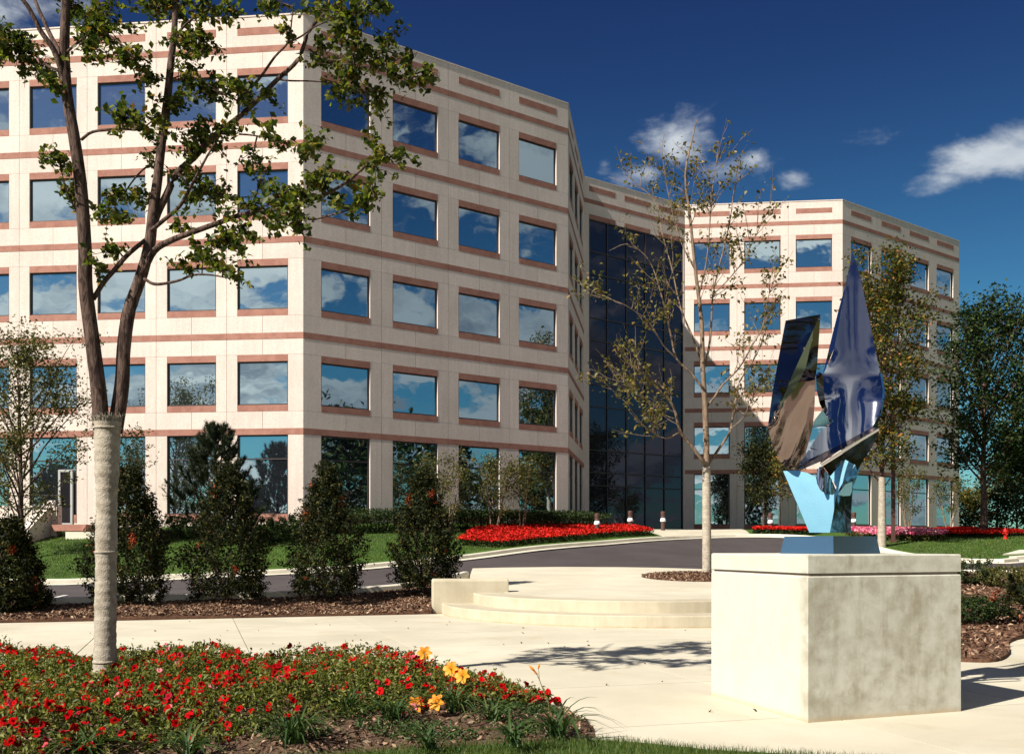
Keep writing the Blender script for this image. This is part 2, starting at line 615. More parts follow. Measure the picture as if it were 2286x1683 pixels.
def sheet(name, poly, dz, mat, step=1.0, parent=None, kind='structure', zfun=None, label=None, cat=None, skirt=0.0):
    """a ground surface: the polygon, draped dz above the land"""
    zf = zfun or T
    b = densify(poly, step, True)
    xs = [p[0] for p in b]; ys = [p[1] for p in b]
    gx, gy = np.meshgrid(np.arange(min(xs), max(xs), step), np.arange(min(ys), max(ys), step))
    gx = gx.ravel() + 0.01; gy = gy.ravel() + 0.013
    k = inside(gx, gy, poly)
    B = np.array(b)
    pts = np.stack([gx[k], gy[k]], -1)
    if len(pts):
        d = np.sqrt(((pts[:, None] - B[None]) ** 2).sum(-1)).min(1)
        pts = pts[d > step * 0.4]
    allp = [Vector(p) for p in b] + [Vector(p) for p in pts]
    n = len(b)
    vo, eo, fo, *_ = geometry.delaunay_2d_cdt(allp, [], [list(range(n))], 1, 1e-5)
    V2 = np.array([(p.x, p.y) for p in vo])
    z = zf(V2[:, 0], V2[:, 1]) + dz
    V = [(x, y, zz) for (x, y), zz in zip(V2, z)]
    F = []
    for f in fo:
        a, bb, c = (Vector(V2[i]) for i in f[:3])
        cr = (bb - a).cross(c - a)
        F.append(tuple(f) if cr > 0 else tuple(reversed(f)))
    if skirt:
        ids = {}
        for i, (x, y) in enumerate(V2): ids[(round(x, 3), round(y, 3))] = i
        ring = [ids.get((round(x, 3), round(y, 3))) for x, y in b]
        for i in range(len(ring)):
            a, c = ring[i], ring[(i + 1) % len(ring)]
            if a is None or c is None: continue
            j = len(V)
            V += [(V[a][0], V[a][1], V[a][2] - skirt), (V[c][0], V[c][1], V[c][2] - skirt)]
            F.append((c, a, j, j + 1))
    o = mesh(name, V, F, mat, parent, smooth=(skirt == 0), kind=kind)
    return tag(o, label, cat)

# ================================================================== ground
NEAR = [(-45, 14.5), (-30, 18.6), (-18, 21.2), (-10.2, 23.2), (-5.9, 25.0), (-3.1, 27.0), (-2.0, 29.6), (-1.6, 32.5)]
LAND_BACK = [(-1.35, 34.6), (1.7, 36.2), (3.8, 35.8), (6.2, 34.3), (9.5, 32.0), (12, 30.2)]
NEAR_R = [(14.5, 29.0), (18, 27.6), (25, 26), (60, 22)]
FAR = smooth_line([(-45, 30.5), (-30, 31.5), (-22, 32.2), (-14.5, 33), (-8.4, 35.3), (-5.2, 37.1), (-1.6, 40.0), (1.4, 43.2), (4.6, 46.6), (8.8, 50.2), (12, 51.6), (14.6, 50.8), (16.2, 48.0), (16.7, 44.5), (17.3, 41.4)], 5)
ISLE = [(18.2, 40.2), (19.4, 39.9), (20.3, 40.6), (20.7, 41.5), (22.6, 42.4), (30, 42.9), (60, 43.2)]
FAR_R = [(60, 47)]

big = [(-2500, -2500), (2500, -2500), (2500, 2500), (-2500, 2500)]
mesh('ground', [(-3000, -1500, -0.35), (3000, -1500, -0.35), (3000, 4000, -0.35), (-3000, 4000, -0.35)], [(0, 1, 2, 3)], M['field'], kind='structure')
# raised ground the office park stands on
sheet('terrain', [(-70, 23.2), (-10.2, 23.2), (-3, 25), (9, 26), (13, 22), (70, 16), (90, 120), (-70, 120)], -0.16, M['field'], 3.0)

road_poly = NEAR + LAND_BACK + NEAR_R + [(60, 40), (26, 40.5), (21.2, 40.2)] + ISLE[3::-1] + FAR[::-1]
road = sheet('road', road_poly, 0.0, M['asphalt'], 1.0)
side_road = sheet('side_road', [(21.25, 40.25), (26, 40.55), (60, 40.05), (60, 43.2), (30, 42.9), (22.6, 42.4), (20.75, 41.5)], 0.0, M['asphalt'], 1.0)
lawn_poly = FAR + ISLE + [(60, 84), (32, 76), (21, 67), (11, 68), (4, 63), (2.6, 52), (-9, 43.5), (-45, 47.5)]
sheet('lawn', lawn_poly, 0.11, M['lawn'], 1.0)


def strip(name, line, w, h, dz, mat, side=1, parent=None, kind='structure', z_lo=-0.1):
    """a kerb or gutter that follows the land along a line; w to its left (side=1) or right (-1)"""
    L = densify(line, 1.0)
    mb = MB()
    n = len(L)
    rows = []
    for i in range(n):
        a = Vector(L[max(i - 1, 0)]); b = Vector(L[min(i + 1, n - 1)])
        d = (b - a).normalized()
        q = Vector((-d.y, d.x)) * side
        p = Vector(L[i])
        z = T(p.x, p.y) + dz
        r = min(0.03, w * 0.2)
        o = p + q * w
        rows.append([(p.x, p.y, z + z_lo), (p.x, p.y, z + h - r), (p.x + q.x * r, p.y + q.y * r, z + h), (o.x - q.x * r, o.y - q.y * r, z + h), (o.x, o.y, z + h - r), (o.x, o.y, z + z_lo)])
    V = [v for r_ in rows for v in r_]
    F = []
    for i in range(n - 1):
        for k in range(5):
            q4 = (i * 6 + k, (i + 1) * 6 + k, (i + 1) * 6 + k + 1, i * 6 + k + 1)
            F.append(q4 if side > 0 else q4[::-1])
    F += [(0, 1, 2, 3, 4, 5), tuple((n - 1) * 6 + k for k in range(5, -1, -1))]
    o = mesh(name, V, F, mat, parent, kind=kind)
    return o


strip('kerb', FAR + ISLE, 0.32, 0.15, 0.0, M['kerb'], 1)
strip('gutter', FAR + ISLE, 0.45, 0.006, 0.0, M['kerb'], -1, z_lo=-0.02)
strip('kerb', NEAR, 0.22, 0.20, 0.0, M['kerb'], -1)
strip('kerb', [(12, 30.2)] + NEAR_R, 0.25, 0.13, 0.0, M['kerb'], -1)
# walk beyond the grass point on the right
sheet('path', [(20.6, 42.5), (22.4, 43.2), (60, 44.2), (60, 45.6), (22.2, 44.3)], 0.16, M['kerb'], 1.0, skirt=0.2)
# entrance apron in front of the curtain wall
sheet('entrance_apron', [(7.4, 49.4), (9.2, 50.75), (12.2, 52.0), (13.6, 60), (11.0, 65.8), (6.5, 61.9), (5.9, 56)], 0.135, M['concrete'], 1.0, skirt=0.2)

# parking marks on the road
for a, b in (((u0, v0, y0), (u1, v1, y1)) for u0, v0, y0, u1, v1, y1 in ((86, 1345, 23.9, 148, 1325, 27.6), (784, 1300, 30.5, 818, 1322, 26.6), (-300, 1345, 23, -250, 1325, 26.7), (455, 1343, 24.9, 470, 1322, 28.4))):
    p = at(*a); q = at(*b)
    d = (Vector((q.x, q.y)) - Vector((p.x, p.y))); ln = d.length; d.normalize(); nn = Vector((-d.y, d.x)) * 0.06
    V, F = [], []
    k = 8
    for i in range(k + 1):
        c = Vector((p.x, p.y)) + d * ln * i / k
        for s in (1, -1):
            e = c + nn * s
            V.append((e.x, e.y, T(e.x, e.y) + 0.012))
    for i in range(k):
        F.append((2 * i, 2 * i + 1, 2 * i + 3, 2 * i + 2))
    mesh('parking_line', V, F, M['paint'], road)

# plaza of square cast slabs
A17 = R(17.3)
e1 = Vector((math.cos(A17), math.sin(A17))); e2 = Vector((-math.sin(A17), math.cos(A17)))
plaza = mesh('plaza', [(*(e1 * a + e2 * b), -0.014) for a, b in ((-26, -9), (20, -9), (20, 22.77), (-26, 22.77))], [(0, 1, 2, 3)], M['joint'], kind='structure')
S = 2.43
for i in range(-5, 7):
    for j in range(8):
        b1 = 22.77 - j * S; b0 = b1 - S
        a0 = i * S + 0.75; a1 = a0 + S
        g = 0.009
        c = [e1 * (a0 + g) + e2 * (b0 + g), e1 * (a1 - g) + e2 * (b0 + g), e1 * (a1 - g) + e2 * (b1 - g), e1 * (a0 + g) + e2 * (b1 - g)]
        mesh('paving_slab', [(p.x, p.y, -0.05) for p in c] + [(p.x, p.y, 0.0) for p in c], [(4, 5, 6, 7), (0, 1, 5, 4), (1, 2, 6, 5), (2, 3, 7, 6), (3, 0, 4, 7)], M['concrete'], plaza)
mesh('sidewalk', [(*(e1 * a + e2 * b), -0.002) for a, b in ((-60, 16.5), (-5 * S + 0.74, 16.5), (-5 * S + 0.74, 22.77), (-60, 22.77))], [(0, 1, 2, 3)], M['concrete'], kind='structure')

# curved steps up to the landing
CS = Vector((3.0, 24.0))
stairs = empty('plaza_steps', (3.0, 20, 0), 'curved cream concrete steps rising from the plaza to the raised landing', 'steps')


def arc(r, a0, a1, n):
    return [(CS.x + r * math.cos(a0 + (a1 - a0) * i / n), CS.y + r * math.sin(a0 + (a1 - a0) * i / n)) for i in range(n + 1)]


for r, z in ((4.66, 0.235), (3.92, 0.475)):
    ring = arc(r, R(184), R(360), 48)
    mb = MB()
    n = len(ring)
    V, F = [], []
    prof = [(0.0, -0.1), (0.0, z - 0.02), (-0.006, z - 0.006), (-0.025, z), (-1.2, z)]
    for x, y in ring:
        q = (Vector((x, y)) - CS).normalized()
        for o, zz in prof:
            V.append((x + q.x * o, y + q.y * o, zz))
    m = len(prof)
    for i in range(n - 1):
        for k in range(m - 1):
            F.append((i * m + k, (i + 1) * m + k, (i + 1) * m + k + 1, i * m + k + 1))
    F.append(tuple(range(m)))
    F.append(tuple((n - 1) * m + k for k in range(m - 1, -1, -1)))
    mesh('step', V, F, M['step'], stairs)

land_poly = arc(3.2, R(183), R(357), 30) + [(7.6, 23.9), (9.2, 25.2), (10.8, 27.5), (12, 30.15)] + LAND_BACK[::-1][1:] + [(-1.25, 30), (-0.9, 26.5), (-0.35, 24.0)]


def TL(x, y):
    x = np.asarray(x, float); y = np.asarray(y, float)
    w = np.clip((y - 23.6) / 11.5, 0, 1)
    back = 0.80
    return 0.475 + w * (back - 0.475) + 0 * x


sheet('landing', land_poly, 0.001, M['concrete'], 1.0, zfun=TL, skirt=0.6)

# the low cheek wall at the left end of the steps
cw = empty('cheek_wall', (-1, 23.6, 0), 'low cream concrete wall with rounded end beside the curved steps', 'wall')
mb = MB()
p0 = Vector((-1.85, 23.52)); p1 = Vector((-0.08, 23.78)); d = (p1 - p0).normalized(); q = Vector((-d.y, d.x))
P = []
for z0 in (0,):
    pass
prof = [(0.0, -0.1), (0.0, 0.74), (0.02, 0.78), (0.05, 0.80), (0.27, 0.80), (0.30, 0.78), (0.32, 0.74), (0.32, -0.1)]
V, F = [], []
ends = [(0.0, -0.03), (0.03, 0.0), (0.9, 0.0), ((p1 - p0).length - 0.02, -0.0), ((p1 - p0).length, -0.02)]
for s, sh in ends:
    for o, z in prof:
        b = p0 + d * s + q * (0.16 + (o - 0.16) * (1 + sh * 2))
        V.append((b.x, b.y, z + (sh if z > 0 else 0)))
m = len(prof)
for i in range(len(ends) - 1):
    for k in range(m - 1):
        F.append((i * m + k, i * m + k + 1, (i + 1) * m + k + 1, (i + 1) * m + k))
F.append(tuple(range(m - 1, -1, -1)))
F.append(tuple((len(ends) - 1) * m + k for k in range(m)))
mesh('wall_body', [v for v in V], [f[::-1] for f in F], M['step'], cw)

# mulch beds
MB1 = [(-45, 9.9), (-10.45, 20.66), (-1.80, 23.33), (-1.80, 26.0)]
bed_left = [(-45, 9.85)] + [(-26, 15.81), (-10.45, 20.62), (-1.86, 23.3), (-1.75, 25.0), (-1.9, 28.5), (-2.25, 29.3), (-3.3, 26.65), (-6.05, 24.75), (-10.3, 22.95), (-18.1, 20.95), (-30.1, 18.35), (-45, 14.2)]


def TM(x, y):
    return np.maximum(T(np.asarray(x), np.asarray(y)), 0.0)


sheet('mulch_bed', bed_left, 0.045, M['mulch'], 0.6, zfun=TM, skirt=0.15)
bed_right = smooth_line([(5.3, 14.9), (5.7, 14.0), (6.15, 13.78), (6.6, 13.8), (7.25, 14.75), (8.4, 16.9), (10.5, 18.5), (13.5, 19.5), (16, 23), (18, 27.2)], 4) + [(14.5, 28.7), (12.1, 29.8), (10.9, 27.3), (9.3, 25.0), (8.2, 23.5), (6.6, 19), (5.6, 16.5)]
sheet('mulch_bed', bed_right, 0.05, M['mulch'], 0.6, zfun=TM, skirt=0.15)
# tree pit in the landing
pit = [(5.35 + 1.55 * math.cos(2 * math.pi * k / 28), 29.6 + 2.1 * math.sin(2 * math.pi * k / 28)) for k in range(28)]


def TPIT(x, y):
    r = np.sqrt(((x - 5.35) / 1.55) ** 2 + ((y - 29.6) / 2.1) ** 2)
    return TL(x, y) + 0.10 * np.clip(1 - r ** 2, 0, 1) + 0.006


sheet('tree_pit', pit, 0.0, M['mulch'], 0.4, zfun=TPIT)

# foreground flower bed soil and the grass by the camera
bed_front = smooth_line([(-13, 9.6), (-9.5, 11.2), (-6.5, 12.2), (-3.5, 12.5), (-1.6, 12.0), (-0.4, 11.1), (0.35, 10.2), (0.66, 9.2), (0.70, 8.55), (0.55, 8.28), (-0.4, 8.02), (-2.0, 7.5), (-5, 6.5)], 5) + [(-13, 5)]


def TB(x, y):
    x = np.asarray(x, float); y = np.asarray(y, float)
    B = np.array(densify(bed_front, 0.4, True))
    d = np.sqrt((x[:, None] - B[None, :, 0]) ** 2 + (y[:, None] - B[None, :, 1]) ** 2).min(1)
    return 0.005 + 0.16 * np.clip(d / 1.2, 0, 1) ** 0.8


sheet('flower_bed_soil', bed_front, 0.0, M['soil'], 0.35, zfun=TB)
grass_front = [(-13, 4.7), (-5, 6.4), (-2.0, 7.4), (-0.4, 7.95), (0.2, 8.12), (0.63, 8.22), (1.1, 8.06), (1.5, 7.82), (2.2, 7.62), (3.2, 7.35), (5.5, 6.6), (9, 5), (9, 1), (-13, 1)]
sheet('grass_verge', grass_front, 0.02, M['lawn'], 0.6, zfun=lambda x, y: 0 * np.asarray(x, float))

# ================================================================== the office building
EY = EYE
ROOF = 22.15 + EY
BANDS = [c + EY for c in (4.72, 8.72, 12.73, 16.73, 20.73)]      # centres of the red bands
bld = empty('office_building', (0, 55, 2), 'five storey cream precast office building with red brick bands and mirrored blue windows', 'building')
Lc = Vector((at(677, 30, 42.2).x, 42.2))
PA = Lc + Vector((-math.cos(R(6.3)), math.sin(R(6.3)))) * 20.2
Rc = Vector((at(1268, 231, 50.83).x, 50.83))
Cc = Vector((at(1303.5, 394, 60.9).x, 60.9))
Dc = Vector((at(1529, 459, 66.1).x, 66.1))
Ec = Vector((at(1881, 446, 65.04).x, 65.04))
Fc = Vector((at(2141, 538, 73.9).x, 73.9))
OUT = [PA, Lc, Rc, Cc, Dc, Ec, Fc]
BACK = [Vector((24, 92)), Vector((-24, 72))]
DEP = 0.26


def nrm(a, b):
    d = (b - a).normalized()
    return d, Vector((d.y, -d.x))


ring = OUT + BACK
# inner line of the wall panels (panel backs), mitred at the corners
INN = []
for i in range(len(ring)):
    a, b, c = ring[i - 1], ring[i], ring[(i + 1) % len(ring)]
    d0, n0 = nrm(a, b); d1, n1_ = nrm(b, c)
    # solve  p.n0 = (b.n0 - DEP),  p.n1 = (b.n1 - DEP)
    m = np.array([[n0.x, n0.y], [n1_.x, n1_.y]])
    s = np.linalg.solve(m, np.array([b.dot(n0) - DEP, b.dot(n1_) - DEP]))
    INN.append(Vector(s))
core = MB()
core.prism([tuple(p) for p in INN], 0.8, ROOF - 0.75)
core.build('core_wall', M['joint'], bld)
mesh('roof', [(p.x, p.y, ROOF - 0.74) for p in INN], [tuple(range(len(INN)))], M['roof'], bld)
# plain back walls
mb = MB()
for i in (6, 7, 8):
    a, b = ring[i], ring[(i + 1) % 9]; ia, ib = INN[i], INN[(i + 1) % 9]
    mb.hexa([(a.x, a.y, 0.8), (b.x, b.y, 0.8), (ib.x, ib.y, 0.8), (ia.x, ia.y, 0.8), (a.x, a.y, ROOF), (b.x, b.y, ROOF), (ib.x, ib.y, ROOF), (ia.x, ia.y, ROOF)])
mb.build('back_wall', M['panel'], bld)

LINT, SILLH = 0.28, 0.27
prng = random.Random(3)


class Face:
    def __init__(self, i, spans=None, px=None):
        self.a, self.b = OUT[i], OUT[i + 1]
        self.ia, self.ib = INN[i], INN[i + 1]
        self.d, self.n = nrm(self.a, self.b)
        self.len = (self.b - self.a).length
        self.t_in = ((self.ia - self.a).dot(self.d), (self.ib - self.a).dot(self.d))
        if px:
            spans = [(self.t_of(u0), self.t_of(u1)) for u0, u1 in px]
        self.win = spans

    def t_of(self, u):
        k = (u - CX) / FPX
        # a.x + d.x t = k (a.y + d.y t)
        return (k * self.a.y - self.a.x) / (self.d.x - k * self.d.y)

    def pt(self, t, o):
        """plan point at t along the face, o outwards"""
        return self.a + self.d * t + self.n * o

    def block(self, mb, t0, t1, z0, z1, o=0.0, deep=None, gap=0.0, vg=0.0):
        """a piece of wall; the ends at the building's corners are mitred"""
        e0, e1_ = t0 < 1e-6, t1 > self.len - 1e-6
        dp = DEP if deep is None else deep
        s0, s1 = t0 + (0 if e0 else gap), t1 - (0 if e1_ else gap)
        f = (o + dp) / DEP
        k0 = self.t_in[0] / DEP; k1 = (self.t_in[1] - self.len) / DEP
        A = self.pt(s0 - (k0 * o if e0 else 0), o); B = self.pt(s1 - (k1 * o if e1_ else 0), o)
        C = self.pt(s1 + (k1 * dp if e1_ else 0), -dp); D = self.pt(s0 + (k0 * dp if e0 else 0), -dp)
        z0 += vg; z1 -= vg
        mb.hexa([(p.x, p.y, z) for z in (z0, z1) for p in (A, B, C, D)])
        return mb

    def piece(self, name, mat, *a, **k):
        return self.block(MB(), *a, **k).build(name, mat, bld)

    def bars(self, t0, t1, z0, z1, w, o, deep, trans=(), verts=()):
        mb = MB()
        self.block(mb, t0, t0 + w, z0, z1, o, deep); self.block(mb, t1 - w, t1, z0, z1, o, deep)
        self.block(mb, t0 + w, t1 - w, z0, z0 + w, o, deep); self.block(mb, t0 + w, t1 - w, z1 - w, z1, o, deep)
        for z in trans: self.block(mb, t0 + w, t1 - w, z - w / 2, z + w / 2, o, deep)
        for t in verts: self.block(mb, t - w / 2, t + w / 2, z0 + w, z1 - w, o - 0.004, deep - 0.004)
        return mb

    def pane(self, t0, t1, z0, z1, o, parent, mat, tilt=0.0035):
        """one sheet of glass, never quite in plane with the next"""
        a, b = prng.uniform(-tilt, tilt), prng.uniform(-tilt, tilt)
        w, h = (t1 - t0) / 2, (z1 - z0) / 2
        P = []
        for oo in (0.0, -0.012):
            for s, r in ((-1, -1), (1, -1), (1, 1), (-1, 1)):
                p = self.pt((t0 + t1) / 2 + s * w, o + oo + a * s * w + b * r * h)
                P.append((p.x, p.y, (z0 + z1) / 2 + r * h))
        mb = MB()
        mb.add(P, [(0, 1, 2, 3), (7, 6, 5, 4), (0, 4, 5, 1), (1, 5, 6, 2), (2, 6, 7, 3), (3, 7, 4, 0)])
        return mb.build('pane', mat, parent)


G = 0.008
PAN, BR = M['panel'], M['brick']


def storeys(fc, curtain=False):
    w = fc.win
    n = len(w)
    joints = [0.0] + [(w[i][1] + w[i + 1][0]) / 2 for i in range(n - 1)] + [fc.len]
    base_z = 1.2
    for k in range(n):
        j0, j1 = joints[k], joints[k + 1]
        t0, t1 = w[k]
        # parapet with its brick inset, coping
        zb = BANDS[4] + 0.13
        fc.piece('parapet_panel', PAN, j0, j1, zb, ROOF - 0.06, gap=G, vg=0.004)
        fc.piece('coping', M['panel'], j0, j1, ROOF - 0.06, ROOF, 0.025, gap=0.004)
        fc.piece('brick_inset', BR, t0, t1, EY + 21.33, EY + 21.65, 0.008, 0.05)
        for f in range(5):
            c = BANDS[f]
            if curtain and f < 4: continue
            fc.piece('brick_band', BR, j0, j1, c - 0.13, c + 0.13, 0.010, gap=0.004)
        for f in range(1, 5):
            c = BANDS[f - 1]
            if curtain:
                break
            lo, s0, g0, g1, l1, hi = c + 0.13, c + 0.85, c + 0.85 + SILLH, c + 2.94, c + 2.94 + LINT, BANDS[f] - 0.13
            cuts = [j0, (t0 + t1) / 2, j1] if fc in (fA, fB, fE) else [j0, j1]
            for ja, jb in zip(cuts[:-1], cuts[1:]):
                fc.piece('spandrel_panel', PAN, ja, jb, lo, s0, gap=G, vg=0.004)
                fc.piece('spandrel_panel', PAN, ja, jb, l1, hi, gap=G, vg=0.004)
            fc.piece('pier_panel', PAN, j0, t0, s0, l1, gap=G if j0 > 0 else 0, vg=0.004)
            fc.piece('pier_panel', PAN, t1, j1, s0, l1, gap=G if j1 < fc.len else 0, vg=0.004)
            fc.piece('brick_sill', BR, t0, t1, s0, g0, 0.006)
            fc.piece('brick_lintel', BR, t0, t1, g1, l1, 0.006)
            wf = fc.bars(t0, t1, g0, g1, 0.055, -0.07, 0.16).build('window', M['frame'], bld)
            fc.pane(t0 + 0.055, t1 - 0.055, g0 + 0.055, g1 - 0.055, -0.115, wf, M['glass'])
        if curtain:
            fc.piece('spandrel_panel', PAN, j0, j1, BANDS[3] + 2.94 + LINT, BANDS[4] - 0.13, gap=G, vg=0.004)
            fc.piece('brick_lintel', BR, t0, t1, BANDS[3] + 2.94, BANDS[3] + 2.94 + LINT, 0.006)
            fc.piece('pier_panel', PAN, j0, t0, BANDS[3] + 2.94, BANDS[3] + 2.94 + LINT, vg=0.004)
            fc.piece('pier_panel', PAN, t1, j1, BANDS[3] + 2.94, BANDS[3] + 2.94 + LINT, vg=0.004)
            continue
        # ground floor: tall windows down to a brick plinth
        top = BANDS[0] - 0.13
        g0 = EY + 1.27
        fc.piece('pier_panel', PAN, j0, t0, EY + 0.80, top, gap=G if j0 > 0 else 0, vg=0.004)
        fc.piece('pier_panel', PAN, t1, j1, EY + 0.80, top, gap=G if j1 < fc.len else 0, vg=0.004)
        fc.piece('brick_sill', BR, t0, t1, EY + 0.93, g0, 0.012)
        fc.piece('plinth_panel', PAN, j0, j1, base_z, EY + 0.80, 0.02, gap=G)
        fc.piece('plinth_panel', PAN, t0, t1, EY + 0.80, EY + 0.93, 0.0)
        wf = fc.bars(t0, t1, g0, top, 0.06, -0.07, 0.16, trans=(EY + 3.58,)).build('window', M['frame'], bld)
        fc.pane(t0 + 0.06, t1 - 0.06, g0 + 0.06, EY + 3.55, -0.115, wf, M['glass'])
        fc.pane(t0 + 0.06, t1 - 0.06, EY + 3.61, top - 0.06, -0.115, wf, M['glass'])


fA = Face(0, px=[(-570, -446), (-412, -302), (-250, -142), (-90, 20), (66, 171), (218, 324), (373, 482), (530, 643)])
fA.win = [s for s in fA.win if s[0] > 0.6]
fB = Face(1, px=[(717, 826), (877, 977), (1024, 1115), (1158.5, 1242)])
fC = Face(2, spans=[(0.75 + i * 3.12, 0.75 + i * 3.12 + 2.25) for i in range(3)])
fD = Face(3, px=[(1315, 1374), (1394, 1451), (1470, 1526)])
fE = Face(4, px=[(1549, 1629), (1661.6, 1742.6), (1776.8, 1857.8)])
fF = Face(5, px=[(1899.5, 1945), (1967.5, 2010), (2030, 2073), (2091, 2128)])
for fc in (fA, fB, fC, fE, fF): storeys(fc)
storeys(fD, True)

# the dark glass entrance wall
fD_t = [fD.t_of(u) for u in (1315, 1357, 1400, 1442, 1484.5, 1525.5)]
t0, t1 = fD_t[0], fD_t[-1]
fD.piece('pier_panel', PAN, 0, t0, 1.2, BANDS[3] + 2.94)
fD.piece('pier_panel', PAN, t1, fD.len, 1.2, BANDS[3] + 2.94)
zs = [2.42, EY + 3.58]
for c in BANDS[:4]:
    zs += [c - 0.35, c + 1.0]
zs = zs + [BANDS[3] + 2.94]
cwall = fD.bars(t0, t1, zs[0], zs[-1], 0.07, -0.03, 0.2, trans=zs[1:-1], verts=fD_t[1:-1]).build('curtain_wall_frame', M['frame'], bld)
for i in range(5):
    for j in range(len(zs) - 1):
        fD.pane(fD_t[i] + 0.035, fD_t[i + 1] - 0.035, zs[j] + 0.035, zs[j + 1] - 0.035, -0.09, cwall, M['dark_glass'], 0.0025)

# side entrance at the far left: door, stair wall and landing
dt0, dt1 = fA.t_of(131), fA.t_of(163)
dr = fA.bars(dt0, dt1, 2.42, EY + 3.2, 0.10, 0.05, 0.06).build('door', M['alu'], bld)
fA.block(MB(), dt0 + 0.10, dt1 - 0.10, 2.52, EY + 3.1, 0.02, 0.03).build('door_pane', M['dark_glass'], dr)
fA.block(MB(), dt0 + 0.14, dt0 + 0.18, 3.3, 3.7, 0.10, 0.05).build('door_handle', M['frame'], dr)
stair = empty('side_stair', (-18.5, 41.5, 1.5), 'concrete stair wall with slanting top and landing at the left side door', 'stair')
pA = at(66, 1180, 40.2); pB = at(124, 1117, 42.0)
q0 = Vector((pA.x, pA.y)); q1 = Vector((pB.x, pB.y)); dd = (q1 - q0).normalized(); nn = Vector((-dd.y, dd.x))
V = []
for o in (0.0, 0.38):
    a = q0 + nn * o; b = q1 + nn * o
    V += [(a.x, a.y, 1.2), (b.x, b.y, 1.2), (b.x, b.y, pB.z), (a.x, a.y, pA.z)]
c0 = q0 + Vector((-2.2, 0.25)); c1 = c0 + nn * 0.38
mesh('slanting_wall', V, [(0, 1, 2, 3), (7, 6, 5, 4), (3, 2, 6, 7), (0, 3, 7, 4), (1, 5, 6, 2)], M['panel'], stair)
mb = MB(); mb.box(((at(-150, 1180, 42.3).x + pA.x) / 2 - 0.3, 42.2, 1.9), (6.6, 0.35, 2.6), R(-6.3)); mb.build('back_wall', M['panel'], stair)
lx0, lx1 = at(128, 1170, 41.6).x, at(208, 1170, 41.6).x
mb = MB(); mb.box(((lx0 + lx1) / 2, 41.9, 2.28), (lx1 - lx0, 1.5, 0.26), R(-6.3)); mb.build('landing_slab', M['brick'], stair)
mb = MB(); mb.box(((lx0 + lx1) / 2 + 0.7, 41.3, 1.86), (lx1 - lx0, 1.0, 0.5), R(-6.3)); mb.build('stair_step', M['kerb'], stair)
mb = MB()
for k in range(5):
    x = -20.6 + k * 0.5
    mb.tube([(x, 41.4, 2.0), (x, 41.4, 3.6)], 0.02, 6)
mb.tube([(-20.7, 41.4, 3.6), (-18.5, 41.4, 3.6)], 0.025, 6)
mb.build('railing', M['frame'], stair)

# ================================================================== pedestal
ped = empty('pedestal', (3.215, 10.24, 0), 'square cream concrete pedestal with a mottled right face under the steel sculpture', 'pedestal')
P0, P1, P3 = Vector((2.66, 9.09)), Vector((4.31, 9.72)), Vector((2.12, 10.76))
P2 = P1 + (P3 - P0)
PC = (P0 + P2) / 2


def inset(k):
    return [tuple(PC + (p - PC) * k) for p in (P0, P1, P2, P3)]


def bev_block(name, z0, z1, k, mat, parent, b=0.012):
    mb = MB()
    V, F = [], []
    for kk, z in ((k, z0), (k, z1 - b), (k - b / 0.9, z1)):
        V += [(x, y, z) for x, y in inset(kk)]
    for i in range(2):
        for j in range(4):
            F.append((i * 4 + j, i * 4 + (j + 1) % 4, (i + 1) * 4 + (j + 1) % 4, (i + 1) * 4 + j))
    F += [(3, 2, 1, 0), (8, 9, 10, 11)]
    return mesh(name, V, F, mat, parent)


bev_block('pedestal_block', -0.02, 1.315, 1.0, M['plinth'], ped)
mb = MB(); mb.prism(inset(0.975), 1.314, 1.345); mb.build('shadow_joint', M['joint'], ped)
bev_block('pedestal_cap', 1.34, 1.508, 1.0, M['plinth'], ped)

# ================================================================== the steel sculpture
def polished(name, col, rough, metal=1.0, bump=0.0035):
    m, t, b = material(name, rough, 0.5)
    b.inputs['Base Color'].default_value = (*col, 1)
    b.inputs['Metallic'].default_value = metal
    geo = t.add('ShaderNodeNewGeometry')
    n = t.noise(geo.outputs['Position'], 3.2, 1, 0.4, 0.3).outputs['Fac']
    sc = t.noise(t.vmath('MULTIPLY', geo.outputs['Position'], (30, 30, 400)), 1.0, 2, 0.5).outputs['Fac']
    bp = t.add('ShaderNodeBump')
    bp.inputs['Strength'].default_value = 1.0
    bp.inputs['Distance'].default_value = bump
    t.link(n, bp.inputs['Height'])
    t.link(bp.outputs[0], b.inputs['Normal'])
    t.link(t.math('ADD', t.math('MULTIPLY', sc, 0.05), rough - 0.025), b.inputs['Roughness'])
    return m


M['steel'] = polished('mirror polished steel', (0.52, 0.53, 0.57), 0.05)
M['sky_satin'] = polished('satin steel', (0.19, 0.40, 0.50), 0.27, 0.78, 0.002)  # pale blue sky reflection put into the base colour
M['base_steel'] = polished('sky tinted base steel', (0.36, 0.50, 0.57), 0.14, 0.92, 0.001)  # bluish base colour stands in for the mirrored sky
M['dark_reflect_steel'] = polished('steel with dark reflection tint', (0.27, 0.205, 0.19), 0.06)  # brown colour imitates the dark surroundings this steel would mirror
sculp = empty('steel_sculpture', (3.215, 10.24, 1.508), 'tall polished steel flame sculpture of folded mirror sheets on a concrete pedestal', 'sculpture')
SY = 10.24


